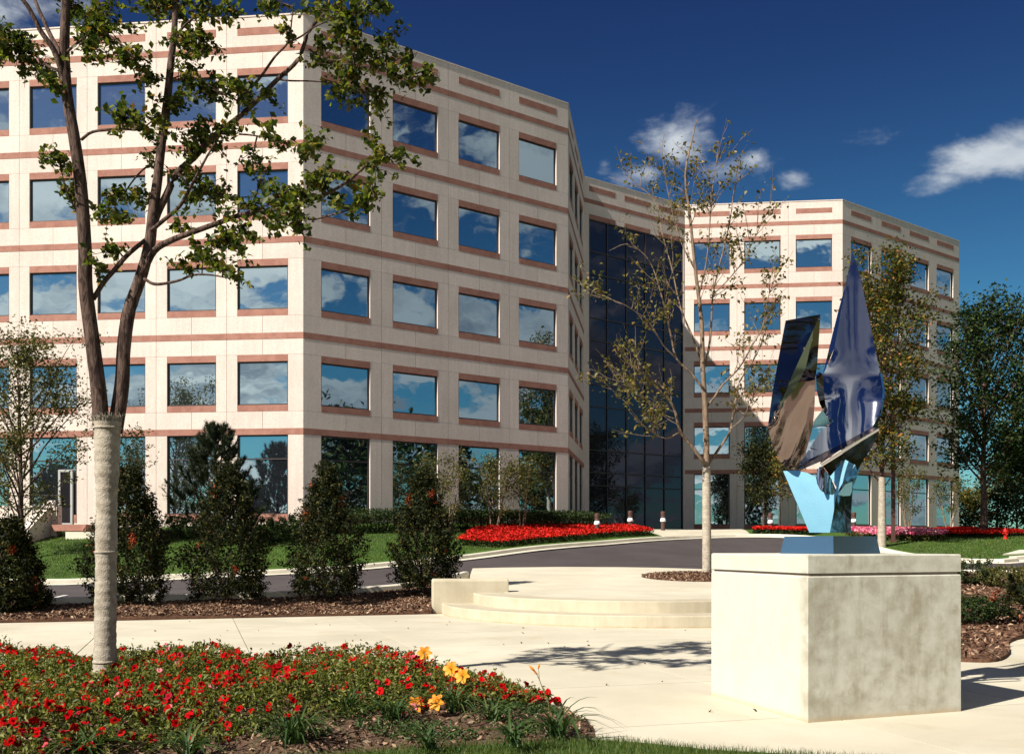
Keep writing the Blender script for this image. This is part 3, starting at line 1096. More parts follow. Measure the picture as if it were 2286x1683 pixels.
def plate(name, outline, dep, thick=0.03, res=26, mat='steel', parent=None, label=None):
    """a bent sheet of steel: its outline in pixels of a close-up of the photograph, its depth given by dep(x, y)"""
    b = densify(outline, res, True)
    xs = [p[0] for p in b]; ys = [p[1] for p in b]
    gx, gy = np.meshgrid(np.arange(min(xs), max(xs), res), np.arange(min(ys), max(ys), res))
    gx = gx.ravel() + 0.3; gy = gy.ravel() + 0.7
    k = inside(gx, gy, outline)
    pts = np.stack([gx[k], gy[k]], -1)
    B = np.array(b)
    if len(pts):
        pts = pts[np.sqrt(((pts[:, None] - B[None]) ** 2).sum(-1)).min(1) > res * 0.45]
    vo, eo, fo, *_ = geometry.delaunay_2d_cdt([Vector(p) for p in b] + [Vector(p) for p in pts], [], [list(range(len(b)))], 1, 1e-4)

    def P(x, y, o):
        return at(1650 + x * 0.4237, 580 + y * 0.4237, SY + dep(x, y) + o)
    n = len(vo)
    V = [P(p.x, p.y, 0.0) for p in vo] + [P(p.x, p.y, thick) for p in vo]
    F, sm = [], []
    for f in fo:
        a, b_, c = (V[i] for i in f[:3])
        fr = tuple(f) if (b_ - a).cross(c - a).y < 0 else tuple(reversed(f))
        F.append(fr); sm.append(True)
        F.append(tuple(i + n for i in reversed(fr))); sm.append(True)
    # rim with its own corners so the edge stays crisp
    ring = [P(x, y, 0.0) for x, y in b]
    ringb = [P(x, y, thick) for x, y in b]
    o = len(V)
    m = len(b)
    V += ring + ringb
    for i in range(m):
        j = (i + 1) % m
        F.append((o + i, o + j, o + m + j, o + m + i)); sm.append(False)
    me = bpy.data.meshes.new(name)
    me.from_pydata([tuple(v) for v in V], [], F)
    me.polygons.foreach_set('use_smooth', sm)
    me.update()
    ob = link(name, me, M[mat], parent or sculp)
    if label: ob['label'] = label
    return ob


def lin(x0, y0, d0, gx, gy):
    """a flat sheet through (x0, y0) at depth d0; gx, gy are metres of depth per metre to the right / upwards"""
    return lambda x, y: d0 + (x - x0) / 521 * gx + (y0 - y) / 521 * gy


# base block: a squat four-sided frustum
mb = MB()
cx_, cy_ = 3.215, 10.24
fw = Vector((-0.30, -0.954))
ang0 = math.atan2(fw.y, fw.x) + R(4)
V = []
for rr, z in ((0.485, 1.508), (0.445, 1.682)):
    for k in range(4):
        w = ang0 + k * math.pi / 2
        V.append((cx_ + rr * math.cos(w), cy_ + rr * math.sin(w), z))
mb.add(V, [(3, 2, 1, 0), (4, 5, 6, 7), (0, 1, 5, 4), (1, 2, 6, 5), (2, 3, 7, 6), (3, 0, 4, 7)])
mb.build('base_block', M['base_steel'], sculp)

# stem: pale front plate with two arms, dark flank behind it
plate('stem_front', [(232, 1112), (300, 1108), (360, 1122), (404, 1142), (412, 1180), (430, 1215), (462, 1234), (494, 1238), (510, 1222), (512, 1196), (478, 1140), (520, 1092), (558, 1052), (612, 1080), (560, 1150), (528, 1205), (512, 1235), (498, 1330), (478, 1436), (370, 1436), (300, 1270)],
      lin(420, 1436, -0.10, -0.62, 0.16), 0.03, 24, 'sky_satin')
plate('stem_flank', [(478, 1436), (498, 1330), (512, 1235), (528, 1205), (560, 1150), (612, 1082), (640, 1090), (600, 1200), (592, 1300), (590, 1436)],
      lin(478, 1436, -0.095, 2.2, 0.30), 0.02, 24)
plate('stem_back', [(372, 1300), (560, 1170), (592, 1180), (590, 1436), (380, 1436)], lin(420, 1436, 0.22, 0.3, 0.05), 0.03, 30)
plate('back_tongue', [(520, 1236), (560, 1182), (596, 1168), (594, 1218), (585, 1242), (548, 1244)], lin(550, 1240, 0.10, 0.5, -0.4), 0.02, 20, 'sky_satin')
# curled tab in the notch
plate('curled_tab', [(410, 1096), (440, 1086), (470, 1130), (498, 1180), (512, 1220), (496, 1238), (468, 1236), (432, 1214), (408, 1160)],
      lambda x, y: -0.16 + 0.10 * ((x - 455) / 50.0) ** 2 + (1236 - y) / 521 * 0.15 + (x - 455) / 521 * 0.9, 0.015, 16)

# left flame: three facets about a long slanting ridge
RX0, RY0, RX1, RY1 = 428, 288, 150, 890


def ridge_x(y):
    return RX0 + (y - RY0) / (RY1 - RY0) * (RX1 - RX0)


def left_depth(x, y):
    r = x - ridge_x(y)
    base = -0.22 - (890 - y) / 521 * 0.13
    if r < 0:
        return base - r / 521 * 1.05 + 0.03 * math.sin(y / 60.0)
    return base + r / 521 * 0.95 + 0.10 * (r / 200.0) ** 2 + 0.02 * math.sin(x / 30.0 + y / 75.0)


plate('flame_facet', [(245, 320), (340, 303), (428, 288), (289, 589), (150, 890), (172, 720), (200, 560), (222, 440)], left_depth, 0.03, 22, 'dark_reflect_steel')
plate('flame_facet', [(428, 288), (420, 430), (411, 560), (402, 620), (398, 760), (388, 880), (360, 985), (331, 1085), (300, 1106), (258, 1100), (214, 1062), (180, 980), (150, 890), (289, 589)], left_depth, 0.03, 22, 'dark_reflect_steel')
plate('lens_fold', [(392, 366), (386, 420), (372, 470), (362, 520), (352, 565), (325, 625), (280, 700), (232, 752), (205, 790), (289, 589)],
      lambda x, y: -0.245 - (890 - y) / 521 * 0.13 + (x - ridge_x(y)) / 521 * 0.25 - 0.05 * max(0, (x - ridge_x(y)) / 90.0), 0.02, 18, label='raised lens shaped fold')

# right flame: tall concave mirror ending in a sharp tip
RIGHT = [(597, -40), (618, 20), (640, 100), (690, 330), (716, 470), (742, 590), (757, 690), (750, 760), (738, 815), (700, 884), (640, 915), (500, 990), (380, 1062), (300, 1106), (360, 1010), (430, 900), (492, 856), (470, 810), (452, 760), (444, 690), (440, 606), (470, 555), (500, 470), (527, 330), (567, 130), (585, 30)]


def right_depth(x, y):
    up = (610 - y) / 521.0
    if y < 610:
        return 0.02 + up * 0.44 - 0.03 * ((x - 600) / 120.0) ** 2 * min(1, up * 4)
    s = min(1.0, (y - 610) / 120.0)
    return 0.02 + up * 0.34 - s * 0.11 * ((x - 590) / 160.0) ** 2 + s * 0.002 * math.sin(x / 33.0 + y / 46.0)


plate('flame_mirror', RIGHT, right_depth, 0.025, 18)
plate('flame_edge', [(404, 606), (420, 588), (442, 604), (446, 690), (455, 760), (472, 808), (494, 856), (480, 862), (446, 800), (424, 758), (410, 690)],
      lambda x, y: right_depth(x, y) - 0.10 + (x - 440) / 521 * -1.6, 0.02, 14)
plate('flame_back', [(594, -20), (566, 132), (527, 330), (500, 470), (470, 540), (440, 606), (452, 560), (490, 400), (525, 260), (556, 150)],
      lambda x, y: right_depth(x, y) + 0.02 + max(0, (560 - x)) / 521 * 1.2, 0.02, 18)
plate('flame_edge', [(742, 592), (757, 690), (750, 760), (738, 815), (706, 880), (722, 884), (746, 822), (764, 764), (768, 690), (754, 600)],
      lambda x, y: right_depth(742, y) - 0.02 + (x - 742) / 521 * 2.0, 0.02, 14)
# the two long slanting ribs that close the mirror below
plate('slanting_rib', [(300, 1106), (500, 990), (640, 915), (726, 876), (734, 886), (640, 938), (520, 1010), (425, 1076), (430, 1062), (330, 1104)],
      lambda x, y: right_depth(x, y) - 0.10, 0.05, 18, 'dark_reflect_steel')
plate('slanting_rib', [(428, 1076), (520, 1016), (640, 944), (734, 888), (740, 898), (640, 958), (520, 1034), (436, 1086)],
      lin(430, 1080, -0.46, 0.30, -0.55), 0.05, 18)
plate('wedge_fin', [(384, 884), (400, 840), (440, 790), (470, 820), (502, 858), (440, 876)], lin(440, 880, -0.20, 0.5, -0.55), 0.02, 16, 'sky_satin')
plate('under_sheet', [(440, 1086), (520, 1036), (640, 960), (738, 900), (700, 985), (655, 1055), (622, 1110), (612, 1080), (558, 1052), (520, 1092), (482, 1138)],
      lin(560, 1050, -0.12, 0.75, -0.05), 0.02, 20, 'dark_reflect_steel')

# ================================================================== leaves, twigs, trees
def leaves(C, size, up=0.35, aspect=0.55, droop=0.0, fold=0.18, out=None, r=None, szvar=0.35):
    """a little folded leaf (2 triangles) at each centre: arrays V, F"""
    r = r or rng
    C = np.asarray(C, float)
    n = len(C)
    nr = r.normal(size=(n, 3))
    nr /= np.linalg.norm(nr, axis=1, keepdims=True) + 1e-9
    nr[:, 2] = np.abs(nr[:, 2]) * (1 - up) + up * 1.2
    if out is not None:
        nr = nr + out * 0.8
    nr /= np.linalg.norm(nr, axis=1, keepdims=True) + 1e-9
    ax = r.normal(size=(n, 3))
    ax -= (ax * nr).sum(1, keepdims=True) * nr
    ax /= np.linalg.norm(ax, axis=1, keepdims=True) + 1e-9
    ax[:, 2] -= droop
    sd = np.cross(nr, ax)
    s = (size * (1 + szvar * r.uniform(-1, 1, n)))[:, None]
    b = C - ax * s * 0.5
    t = C + ax * s * 0.5
    mid = C - ax * s * 0.05 + nr * s * fold
    l = mid + sd * s * aspect * 0.5
    q = mid - sd * s * aspect * 0.5
    V = np.stack([b, q, t, l], 1).reshape(-1, 3)
    i = np.arange(n)[:, None] * 4
    F = np.concatenate([i + np.array([[0, 1, 2]]), i + np.array([[0, 2, 3]])], 0)
    return V, F


def blades(C, h, w, lean=0.35, r=None):
    """grass blades: one bent triangle pair each"""
    r = r or rng
    C = np.asarray(C, float)
    n = len(C)
    a = r.uniform(0, 2 * np.pi, n)
    sx = np.stack([np.cos(a), np.sin(a), 0 * a], -1)
    b = r.uniform(0, 2 * np.pi, n)
    ln = np.stack([np.cos(b), np.sin(b), 0 * b], -1) * (r.uniform(0.1, 1, n) * lean)[:, None]
    hh = (h * r.uniform(0.6, 1.3, n))[:, None]
    up = np.array([[0, 0, 1.0]])
    p0 = C - sx * w; p1 = C + sx * w
    m = C + (up + ln * 0.4) * hh * 0.55
    t = C + (up * 0.95 + ln * 1.1) * hh
    V = np.stack([p0, p1, m + sx * w * 0.7, t, m - sx * w * 0.7], 1).reshape(-1, 3)
    i = np.arange(n)[:, None] * 5
    F = np.concatenate([i + np.array([[0, 1, 2]]), i + np.array([[0, 2, 4]]), i + np.array([[4, 2, 3]])], 0)
    return V, F


def scatter(poly, n, r=None):
    r = r or rng
    P = np.array(poly)
    lo, hi = P.min(0), P.max(0)
    out = np.zeros((0, 2))
    while len(out) < n:
        q = r.uniform(lo, hi, (n * 2, 2))
        out = np.concatenate([out, q[inside(q[:, 0], q[:, 1], poly)]])
    return out[:n]


GREEN = [(0.0, (0.016, 0.030, 0.006)), (0.35, (0.045, 0.070, 0.010)), (0.65, (0.100, 0.122, 0.016)), (0.92, (0.18, 0.18, 0.025)), (1.0, (0.26, 0.13, 0.03))]
M['leaf_fore'] = leafy('foreground leaves', GREEN, 0.48)
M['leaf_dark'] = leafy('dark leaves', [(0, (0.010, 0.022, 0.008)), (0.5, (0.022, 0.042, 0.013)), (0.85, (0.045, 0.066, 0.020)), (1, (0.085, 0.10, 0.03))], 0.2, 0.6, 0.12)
M['leaf_sparse'] = leafy('thinning autumn leaves', [(0, (0.050, 0.050, 0.014)), (0.4, (0.10, 0.100, 0.022)), (0.75, (0.16, 0.14, 0.03)), (0.93, (0.22, 0.13, 0.03)), (1, (0.25, 0.20, 0.06))], 0.35)
M['leaf_small'] = leafy('small tree leaves', [(0, (0.035, 0.045, 0.012)), (0.4, (0.075, 0.082, 0.020)), (0.8, (0.13, 0.125, 0.035)), (1, (0.19, 0.12, 0.04))], 0.3)
M['leaf_turn'] = leafy('turning leaves', [(0, (0.025, 0.040, 0.010)), (0.4, (0.060, 0.078, 0.015)), (0.75, (0.115, 0.115, 0.02)), (0.9, (0.25, 0.15, 0.02)), (1, (0.36, 0.11, 0.02))], 0.32)
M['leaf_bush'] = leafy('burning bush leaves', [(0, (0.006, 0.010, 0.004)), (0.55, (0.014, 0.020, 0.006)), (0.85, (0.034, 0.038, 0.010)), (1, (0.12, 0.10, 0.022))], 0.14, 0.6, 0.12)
M['needle'] = leafy('pine needles', [(0, (0.008, 0.016, 0.007)), (0.6, (0.020, 0.034, 0.014)), (1, (0.045, 0.055, 0.02))], 0.08)
M['wrap'] = stony('burlap trunk wrap', (0.40, 0.35, 0.285), (0.27, 0.23, 0.18), 9, 60, 0.95, 0.6, 0.3, bump_d=0.02)


def along(path, t):
    """point at fraction t of a polyline"""
    L = [0.0]
    for a, b in zip(path[:-1], path[1:]): L.append(L[-1] + (b - a).length)
    s = t * L[-1]
    for i in range(len(path) - 1):
        if s <= L[i + 1] or i == len(path) - 2:
            f = (s - L[i]) / max(L[i + 1] - L[i], 1e-9)
            return path[i].lerp(path[i + 1], f)


def wobble(p0, d, length, n, amp, rr, lift=0.0):
    """a crooked shoot from p0"""
    out = [p0.copy()]
    d = d.normalized()
    for i in range(n):
        d = (d + Vector((rr.uniform(-amp, amp), rr.uniform(-amp, amp), rr.uniform(-amp, amp) + lift))).normalized()
        out.append(out[-1] + d * length / n)
    return out


def wrap_sleeve(path, rad, parent, h0, h1, name='trunk_wrap'):
    """overlapping turns of paper wound about the trunk"""
    mb = MB()
    n = int((h1 - h0) / 0.085)
    pts, rs = [], []
    for i in range(n * 3 + 1):
        z = h0 + (h1 - h0) * i / (n * 3)
        f = (z - path[0].z) / max(path[-1].z - path[0].z, 1e-6)
        p = along(path, min(max(f, 0), 1))
        r0 = rad[0] + (rad[-1] - rad[0]) * f
        pts.append(Vector((p.x, p.y, z)))
        rs.append(r0 + 0.012 + 0.007 * (i % 3) / 2 + random.uniform(-0.002, 0.002))
    mb.tube(pts, rs, 14)
    return mb.build(name, M['wrap'], parent, smooth=True)


def tree(name, label, cat, x, y, h, r0, c0, cr, nleaf, lsize, leafm, barkm, group=None, seed=1, wrap=0.0, stems=1, nbr=26, shape=None,
         asc=0.55, twigs=5, scat=0.22, z=None, seg=7, spread=0.0, up=0.35, leader=0.97, parent_parts=True, aspect=0.55, twig_mesh=True, below=None):
    """a tree or bush: stems, limbs and twigs, and leaves that hang about the twigs"""
    rr = random.Random(seed)
    nr = np.random.default_rng(seed)
    z = T(x, y) if z is None else z
    root = empty(name, (x, y, z), label, cat, group)
    base = Vector((x, y, z))
    shape = shape or (lambda s: math.sin(math.pi * (0.15 + 0.82 * s)) ** 0.8)
    limb, twm = MB(), MB()
    tips, stem_paths = [], []
    for s in range(stems):
        a = 2 * math.pi * s / max(stems, 1) + rr.uniform(0, 1)
        off = Vector((math.cos(a), math.sin(a), 0)) * spread
        d = Vector((off.x * 0.5, off.y * 0.5, 1))
        hs = h * (1 if s == 0 else rr.uniform(0.75, 0.97))
        path = wobble(base + off * 0.15 - Vector((0, 0, 0.1)), d, hs * leader, 9, 0.05, rr, 0.02)
        rs = [r0 * (1 - 0.9 * (i / 9) ** 0.9) for i in range(10)]
        rs[0] *= 1.25
        tb = MB(); tb.tube(path, rs, seg + 2)
        tb.build('trunk' if stems == 1 else 'stem', barkm, root, smooth=True)
        if wrap and s == 0:
            wrap_sleeve(path, rs, root, z - 0.02, z + wrap)
        stem_paths.append(path)
    per = max(1, nbr // stems)
    for path in stem_paths:
        for k in range(per):
            s = (k + rr.random()) / per
            f = c0 + (leader - c0) * s * 0.97
            p = along(path, min(f / leader, 1))
            a = k * 2.399 + rr.uniform(-0.4, 0.4)
            L = cr * shape(s) * rr.uniform(0.75, 1.15)
            e = asc + 0.35 * s
            d = Vector((math.cos(a) * (1 - e * 0.5), math.sin(a) * (1 - e * 0.5), e * 0.9))
            path2 = wobble(p, d, L * 1.15, 5, 0.16, rr, 0.03)
            rb = max(0.006, r0 * 0.32 * (1 - 0.6 * s) * (L / cr + 0.2))
            limb.tube(path2, [rb * (1 - 0.75 * i / 5) for i in range(6)], 5, False)
            tips += [path2[-1], path2[-2], path2[3]]
            for q in range(twigs):
                t = rr.uniform(0.3, 1.0)
                pp = along(path2, t)
                dd = (path2[-1] - path2[0]).normalized() * 0.6 + Vector((rr.uniform(-1, 1), rr.uniform(-1, 1), rr.uniform(-0.5, 0.9)))
                tl = L * rr.uniform(0.2, 0.5)
                p3 = wobble(pp, dd, tl, 3, 0.25, rr)
                if twig_mesh: twm.tube(p3, [max(0.0035, rb * 0.35), 0.004 + rb * 0.15, 0.003 + rb * 0.1, 0.002], 3, False)
                tips += [p3[1], p3[2], p3[3]]
    tips += [p for path in stem_paths for p in path[-2:]]
    if limb.V: limb.build('limbs', barkm, root, smooth=True, kind='stuff')
    if twm.V: twm.build('twigs', barkm, root, smooth=True, kind='stuff')
    Tn = np.array([tuple(p) for p in tips])
    # clumps of leaves, unevenly thick
    wgt = nr.gamma(1.2, 1.0, len(Tn)); wgt /= wgt.sum()
    idx = nr.choice(len(Tn), nleaf, p=wgt)
    C = Tn[idx] + nr.normal(size=(nleaf, 3)) * scat * np.array([1, 1, 0.8])
    C = C[C[:, 2] > z + 0.05]
    V, F = leaves(C, lsize, up, aspect, r=nr)
    mesh_np('crown', V, F, leafm, root)
    return root

M['leaf_red'] = leafy('reddened leaves', [(0, (0.16, 0.030, 0.012)), (0.6, (0.32, 0.042, 0.016)), (1, (0.42, 0.10, 0.02))], 0.3)


def bush(name, label, cat, x, y, h, rad, prof, n, size, mat, group=None, seed=1, z=None, red=0, bark='bark'):
    """a dense bush: leaves fill an uneven outline, thicker towards the outside"""
    r = np.random.default_rng(seed)
    rr_ = random.Random(seed)
    z = T(x, y) if z is None else z
    root = empty(name, (x, y, z), label, cat, group)
    st = MB()
    for k in range(6):
        a = k * 1.05 + rr_.random()
        p = wobble(Vector((x, y, z - 0.05)), Vector((0.35 * math.cos(a), 0.35 * math.sin(a), 1)), h * rr_.uniform(0.45, 0.8), 5, 0.08, rr_)
        st.tube(p, [0.03, 0.026, 0.02, 0.015, 0.01, 0.006], 5)
    st.build('stems', M[bark], root, smooth=True, kind='stuff')
    # sprigs: many short shoots, each with its own leaves
    ns = n // 22
    s = r.random(ns) ** 1.15
    a = r.uniform(0, 2 * np.pi, ns)
    lump = 1 + 0.16 * np.sin(3 * a + 7 * s + seed) + 0.12 * np.sin(5 * a - 11 * s + 2 * seed) + 0.10 * np.sin(17 * s + a)
    R_ = rad * np.array([prof(v) for v in s]) * lump * (0.35 + 0.65 * r.random(ns) ** 0.45)
    S0 = np.stack([x + R_ * np.cos(a), y + R_ * np.sin(a), z + s * h * 0.97 + 0.03], -1)
    D = np.stack([np.cos(a) * 0.6, np.sin(a) * 0.6, 0.75 + 0 * a], -1) + r.normal(size=(ns, 3)) * 0.35
    D /= np.linalg.norm(D, axis=1, keepdims=True)
    k = np.repeat(np.arange(ns), 22)
    t = r.random(len(k))
    C = S0[k] + D[k] * (t * 0.20 * (h / 2.5 + 0.4))[:, None] + r.normal(size=(len(k), 3)) * 0.035
    C = C[C[:, 2] > z + 0.01]
    sel = np.zeros(len(C), bool)
    for j in range(red):
        c = C[r.integers(0, len(C))]
        sel |= np.linalg.norm((C - c) * np.array([1, 1, 0.6]), axis=1) < r.uniform(0.06, 0.13)
    V, F = leaves(C[~sel], size, 0.1, 0.5, r=r)
    mesh_np('foliage', V, F, mat, root)
    if sel.any():
        V, F = leaves(C[sel], size, 0.1, 0.5, r=r)
        mesh_np('red_leaves', V, F, M['leaf_red'], root)
    return root

# ================================================================== the large tree in the foreground
FY = 10.3
SHIFT = FY - 11.2
ft = empty('shade_tree', (at(234, 1518, FY).x, FY, 0.1), 'large forked tree with pale wrapped trunk standing in the red flower bed', 'tree')


def pxpath(pts, y0, y1=None):
    y1 = y0 if y1 is None else y1
    n = len(pts) - 1
    return [at(u, v, y0 + (y1 - y0) * i / max(n, 1)) for i, (u, v) in enumerate(pts)]


def sm(path, k=4):
    return [Vector(p) for p in smooth_line([tuple(p) for p in path], k)]


tw_path = [Vector((at(234, 1600, FY).x, FY, -0.05)), at(235, 1400, FY), at(236, 1150, FY), at(238, 1000, FY), at(240, 940, FY)]
mb = MB(); mb.tube(tw_path, [0.115, 0.100, 0.092, 0.100, 0.122], 16); mb.build('trunk', M['bark'], ft, smooth=True)
# paper wrap, wound in overlapping turns, ragged at the top
wp, wr = [], []
NW = 150
for i in range(NW + 1):
    f = i / NW
    u = 234 + 6 * f; v = 1540 + (930 - 1540) * f
    wp.append(at(u, v, FY))
    wr.append(0.107 + 0.012 * max(0, 0.25 - f) / 0.25 - 0.004 * math.sin(f * 3.1) + 0.030 * max(0, f - 0.72) / 0.28 + 0.0045 * (i % 4) / 3 + 0.004 * math.sin(i * 0.7) * 0.6 + 0.003 * math.sin(i * 0.17))
mb = MB(); mb.tube(wp, wr, 20, False); mb.build('trunk_wrap', M['wrap'], ft, smooth=True)
mb = MB()
for f in (0.955, 0.50, 0.10):
    i = int(f * NW)
    mb.tube([wp[i], wp[i] + Vector((0, 0, 0.025))], [wr[i] + 0.006, wr[i] + 0.006], 20)
mb.build('tie_band', M['wrap'], ft, smooth=True)
V, F = blades(np.array([tuple(wp[-4] + Vector((math.cos(a) * 0.14, math.sin(a) * 0.14, 0))) for a in np.linspace(0, 6.28, 260)]), 0.09, 0.004, 0.8)
mesh_np('frayed_edge', V, F, M['wrap'], ft)

LIMBS = [
    # (pixels, depth from, to, radius from, to)
    ([(226, 960), (221, 880), (206, 760), (191, 640), (190, 560), (181, 420), (166, 310), (150, 215), (144, 120), (146, 40), (148, -60)], 11.18, 10.9, 0.095, 0.048),
    ([(150, 205), (138, 160), (120, 112), (91, 70), (60, 12), (20, -30)], 11.0, 10.7, 0.040, 0.020),
    ([(140, 130), (118, 90), (90, 30), (70, -20)], 10.95, 11.5, 0.032, 0.016),
    ([(256, 965), (272, 860), (276, 780), (288, 695), (314, 620), (334, 545), (342, 470), (352, 400), (360, 327), (374, 218), (381, 145), (389, 73), (392, 0), (396, -60)], 11.25, 11.5, 0.092, 0.028),
    ([(336, 520), (352, 475), (372, 435), (395, 388), (436, 349), (472, 309), (545, 252), (617, 180), (665, 134), (690, 70), (723, 33), (762, 4), (800, -30)], 11.35, 11.8, 0.050, 0.014),
    ([(530, 226), (577, 178), (614, 127), (643, 94), (652, 40), (655, 8)], 11.6, 11.3, 0.022, 0.006),
    ([(643, 96), (672, 82), (700, 62), (740, 45), (790, 30)], 11.4, 11.2, 0.014, 0.006),
    ([(318, 610), (345, 560), (380, 538), (418, 523), (490, 497), (545, 478), (617, 468), (690, 448), (722, 437), (777, 405), (831, 360), (880, 350)], 11.3, 10.5, 0.042, 0.010),
    ([(338, 515), (365, 492), (400, 462), (422, 425), (436, 398), (462, 350), (480, 320)], 11.3, 11.0, 0.030, 0.010),
    ([(208, 668), (232, 630), (258, 600), (284, 570), (312, 546), (326, 535)], 11.15, 11.35, 0.030, 0.026),
    ([(182, 312), (200, 298), (222, 292), (268, 288), (312, 290), (340, 270)], 11.0, 10.7, 0.020, 0.008),
    ([(322, 622), (340, 633), (362, 634), (400, 626), (432, 614), (470, 614), (505, 620)], 11.3, 10.9, 0.022, 0.008),
    ([(534, 300), (560, 302), (590, 307), (630, 316), (660, 322), (720, 318)], 11.6, 11.3, 0.012, 0.005),
    ([(624, 178), (650, 181), (700, 182), (760, 190), (830, 215)], 11.75, 11.5, 0.013, 0.005),
    ([(690, 110), (720, 130), (760, 135), (820, 115), (880, 120), (930, 165)], 11.75, 11.2, 0.016, 0.006),
    ([(356, 380), (330, 372), (300, 400), (272, 440), (250, 470)], 11.4, 11.8, 0.016, 0.006),
    ([(192, 500), (170, 470), (150, 430), (138, 385)], 11.15, 10.8, 0.014, 0.005),
    ([(388, 95), (410, 60), (450, 30), (520, 0)], 11.5, 11.0, 0.018, 0.008),
    ([(146, 120), (175, 95), (215, 70), (260, 90), (300, 130)], 10.95, 10.6, 0.018, 0.006),
    ([(148, 160), (110, 150), (70, 120), (10, 105), (-60, 90)], 10.95, 11.4, 0.018, 0.006),
    ([(398, 388), (430, 420), (470, 430), (520, 440), (570, 440)], 11.4, 11.7, 0.016, 0.006),
    ([(640, 466), (690, 490), (740, 480), (790, 465), (835, 440)], 10.75, 10.4, 0.013, 0.005),
]
skel = []
for pts, y0, y1, ra, rb in LIMBS:
    p = sm(pxpath(pts, y0 + SHIFT, y1 + SHIFT), 4)
    ra, rb = ra * 0.85, rb * 0.85
    n = len(p)
    mb = MB(); mb.tube(p, [ra + (rb - ra) * (i / (n - 1)) for i in range(n)], 10 if ra > 0.03 else 6)
    mb.build('limb', M['bark'], ft, smooth=True)
    skel += [tuple(q) for q in p]
skel = np.array(skel)

CLUMPS = [(54, 109, 70, 45), (0, 125, 60, 40), (91, 163, 45, 35), (110, 190, 35, 25), (20, 80, 50, 30), (218, 73, 70, 50), (203, 118, 45, 30), (272, 116, 55, 32), (174, 22, 50, 40),
          (230, 30, 60, 30), (300, 135, 22, 16), (428, 98, 55, 40), (400, 25, 75, 40), (461, 105, 40, 25), (350, 20, 50, 30), (470, 20, 60, 30), (440, 130, 40, 18),
          (269, 254, 50, 34), (300, 275, 40, 25), (472, 200, 70, 40), (420, 175, 40, 25), (400, 235, 50, 28), (454, 305, 75, 40), (418, 330, 40, 30), (510, 290, 45, 25), (530, 200, 50, 32), (560, 215, 40, 24),
          (138, 370, 32, 26), (128, 345, 24, 18), (155, 425, 32, 35), (165, 455, 20, 18), (349, 370, 24, 24), (338, 182, 20, 10), (350, 265, 30, 25), (330, 300, 26, 20),
          (272, 445, 55, 30), (236, 480, 35, 32), (254, 560, 45, 25), (225, 595, 22, 14), (309, 440, 32, 28), (280, 490, 45, 22), (454, 425, 60, 40), (420, 395, 45, 28), (500, 440, 40, 26),
          (563, 465, 75, 26), (620, 430, 60, 34), (590, 395, 40, 20), (650, 475, 60, 40), (620, 505, 36, 18), (508, 540, 75, 34), (454, 565, 55, 24), (545, 520, 50, 24), (500, 590, 55, 22), (525, 615, 26, 18), (418, 592, 30, 14),
          (400, 500, 40, 20), (563, 362, 40, 10), (636, 322, 45, 20), (600, 305, 30, 14), (670, 335, 40, 16), (600, 218, 26, 14),
          (777, 40, 75, 40), (850, 12, 60, 26), (720, 20, 60, 26), (759, 80, 50, 26), (720, 95, 36, 22), (813, 110, 60, 36), (870, 92, 45, 22), (795, 160, 75, 40), (740, 145, 46, 28), (904, 128, 38, 22), (868, 160, 50, 28), (920, 176, 44, 22), (955, 168, 26, 16), (840, 195, 34, 22),
          (806, 222, 42, 26), (846, 236, 26, 26), (759, 205, 36, 18), (704, 310, 40, 18), (690, 330, 26, 16), (701, 388, 55, 26), (679, 430, 40, 28), (720, 410, 40, 22),
          (840, 325, 22, 26), (853, 356, 50, 20), (897, 358, 34, 12), (846, 386, 36, 18), (813, 445, 46, 24), (777, 466, 40, 20), (777, 405, 40, 16), (668, 508, 22, 28), (830, 420, 26, 16), (750, 450, 30, 18),
          (-40, 60, 60, 40), (640, 60, 26, 16), (600, 10, 60, 22), (520, 30, 40, 20)]
tw = MB()
LC, LO = [], []
rr = random.Random(11)
for (u, v, ru, rv) in CLUMPS:
    # take the depth of the nearest limb, so the clump grows from it
    scr = np.stack([CX + skel[:, 0] / skel[:, 1] * FPX, HZ - (skel[:, 2] - EYE) / skel[:, 1] * FPX], -1)
    dd = np.sqrt(((scr - np.array([[u, v]])) ** 2).sum(1))
    k = int(dd.argmin())
    near = Vector(skel[k])
    Y = near.y + rr.uniform(-0.25, 0.25)
    c = at(u, v, Y)
    m = FPX / Y
    tw.tube([near, near.lerp(c, 0.5) + Vector((0, 0, 0.03)), c], [0.010, 0.007, 0.005], 4, False)
    nt = max(6, int(ru * rv / 105))
    for q in range(nt):
        e = Vector((rr.gauss(0, 0.52) * ru / m, rr.gauss(0, 0.5) * 0.32, rr.gauss(0, 0.5) * rv / m))
        s0 = near.lerp(c, rr.uniform(0.4, 1.0))
        tip = c + e
        midp = s0.lerp(tip, 0.5) + Vector((0, 0, 0.02))
        tw.tube([s0, midp, tip], [0.005, 0.0035, 0.002], 3, False)
        for j in range(rr.randint(8, 15)):
            t = rr.uniform(0.35, 1.08)
            b = s0.lerp(tip, t)
            LC.append((b.x + rr.gauss(0, 0.028), b.y + rr.gauss(0, 0.028), b.z + rr.gauss(0, 0.024)))
tw.build('twigs', M['bark'], ft, smooth=True)
V, F = leaves(np.array(LC), 0.067, 0.25, 0.66, 0.15, 0.12)
mesh_np('crown', V, F, M['leaf_fore'], ft)

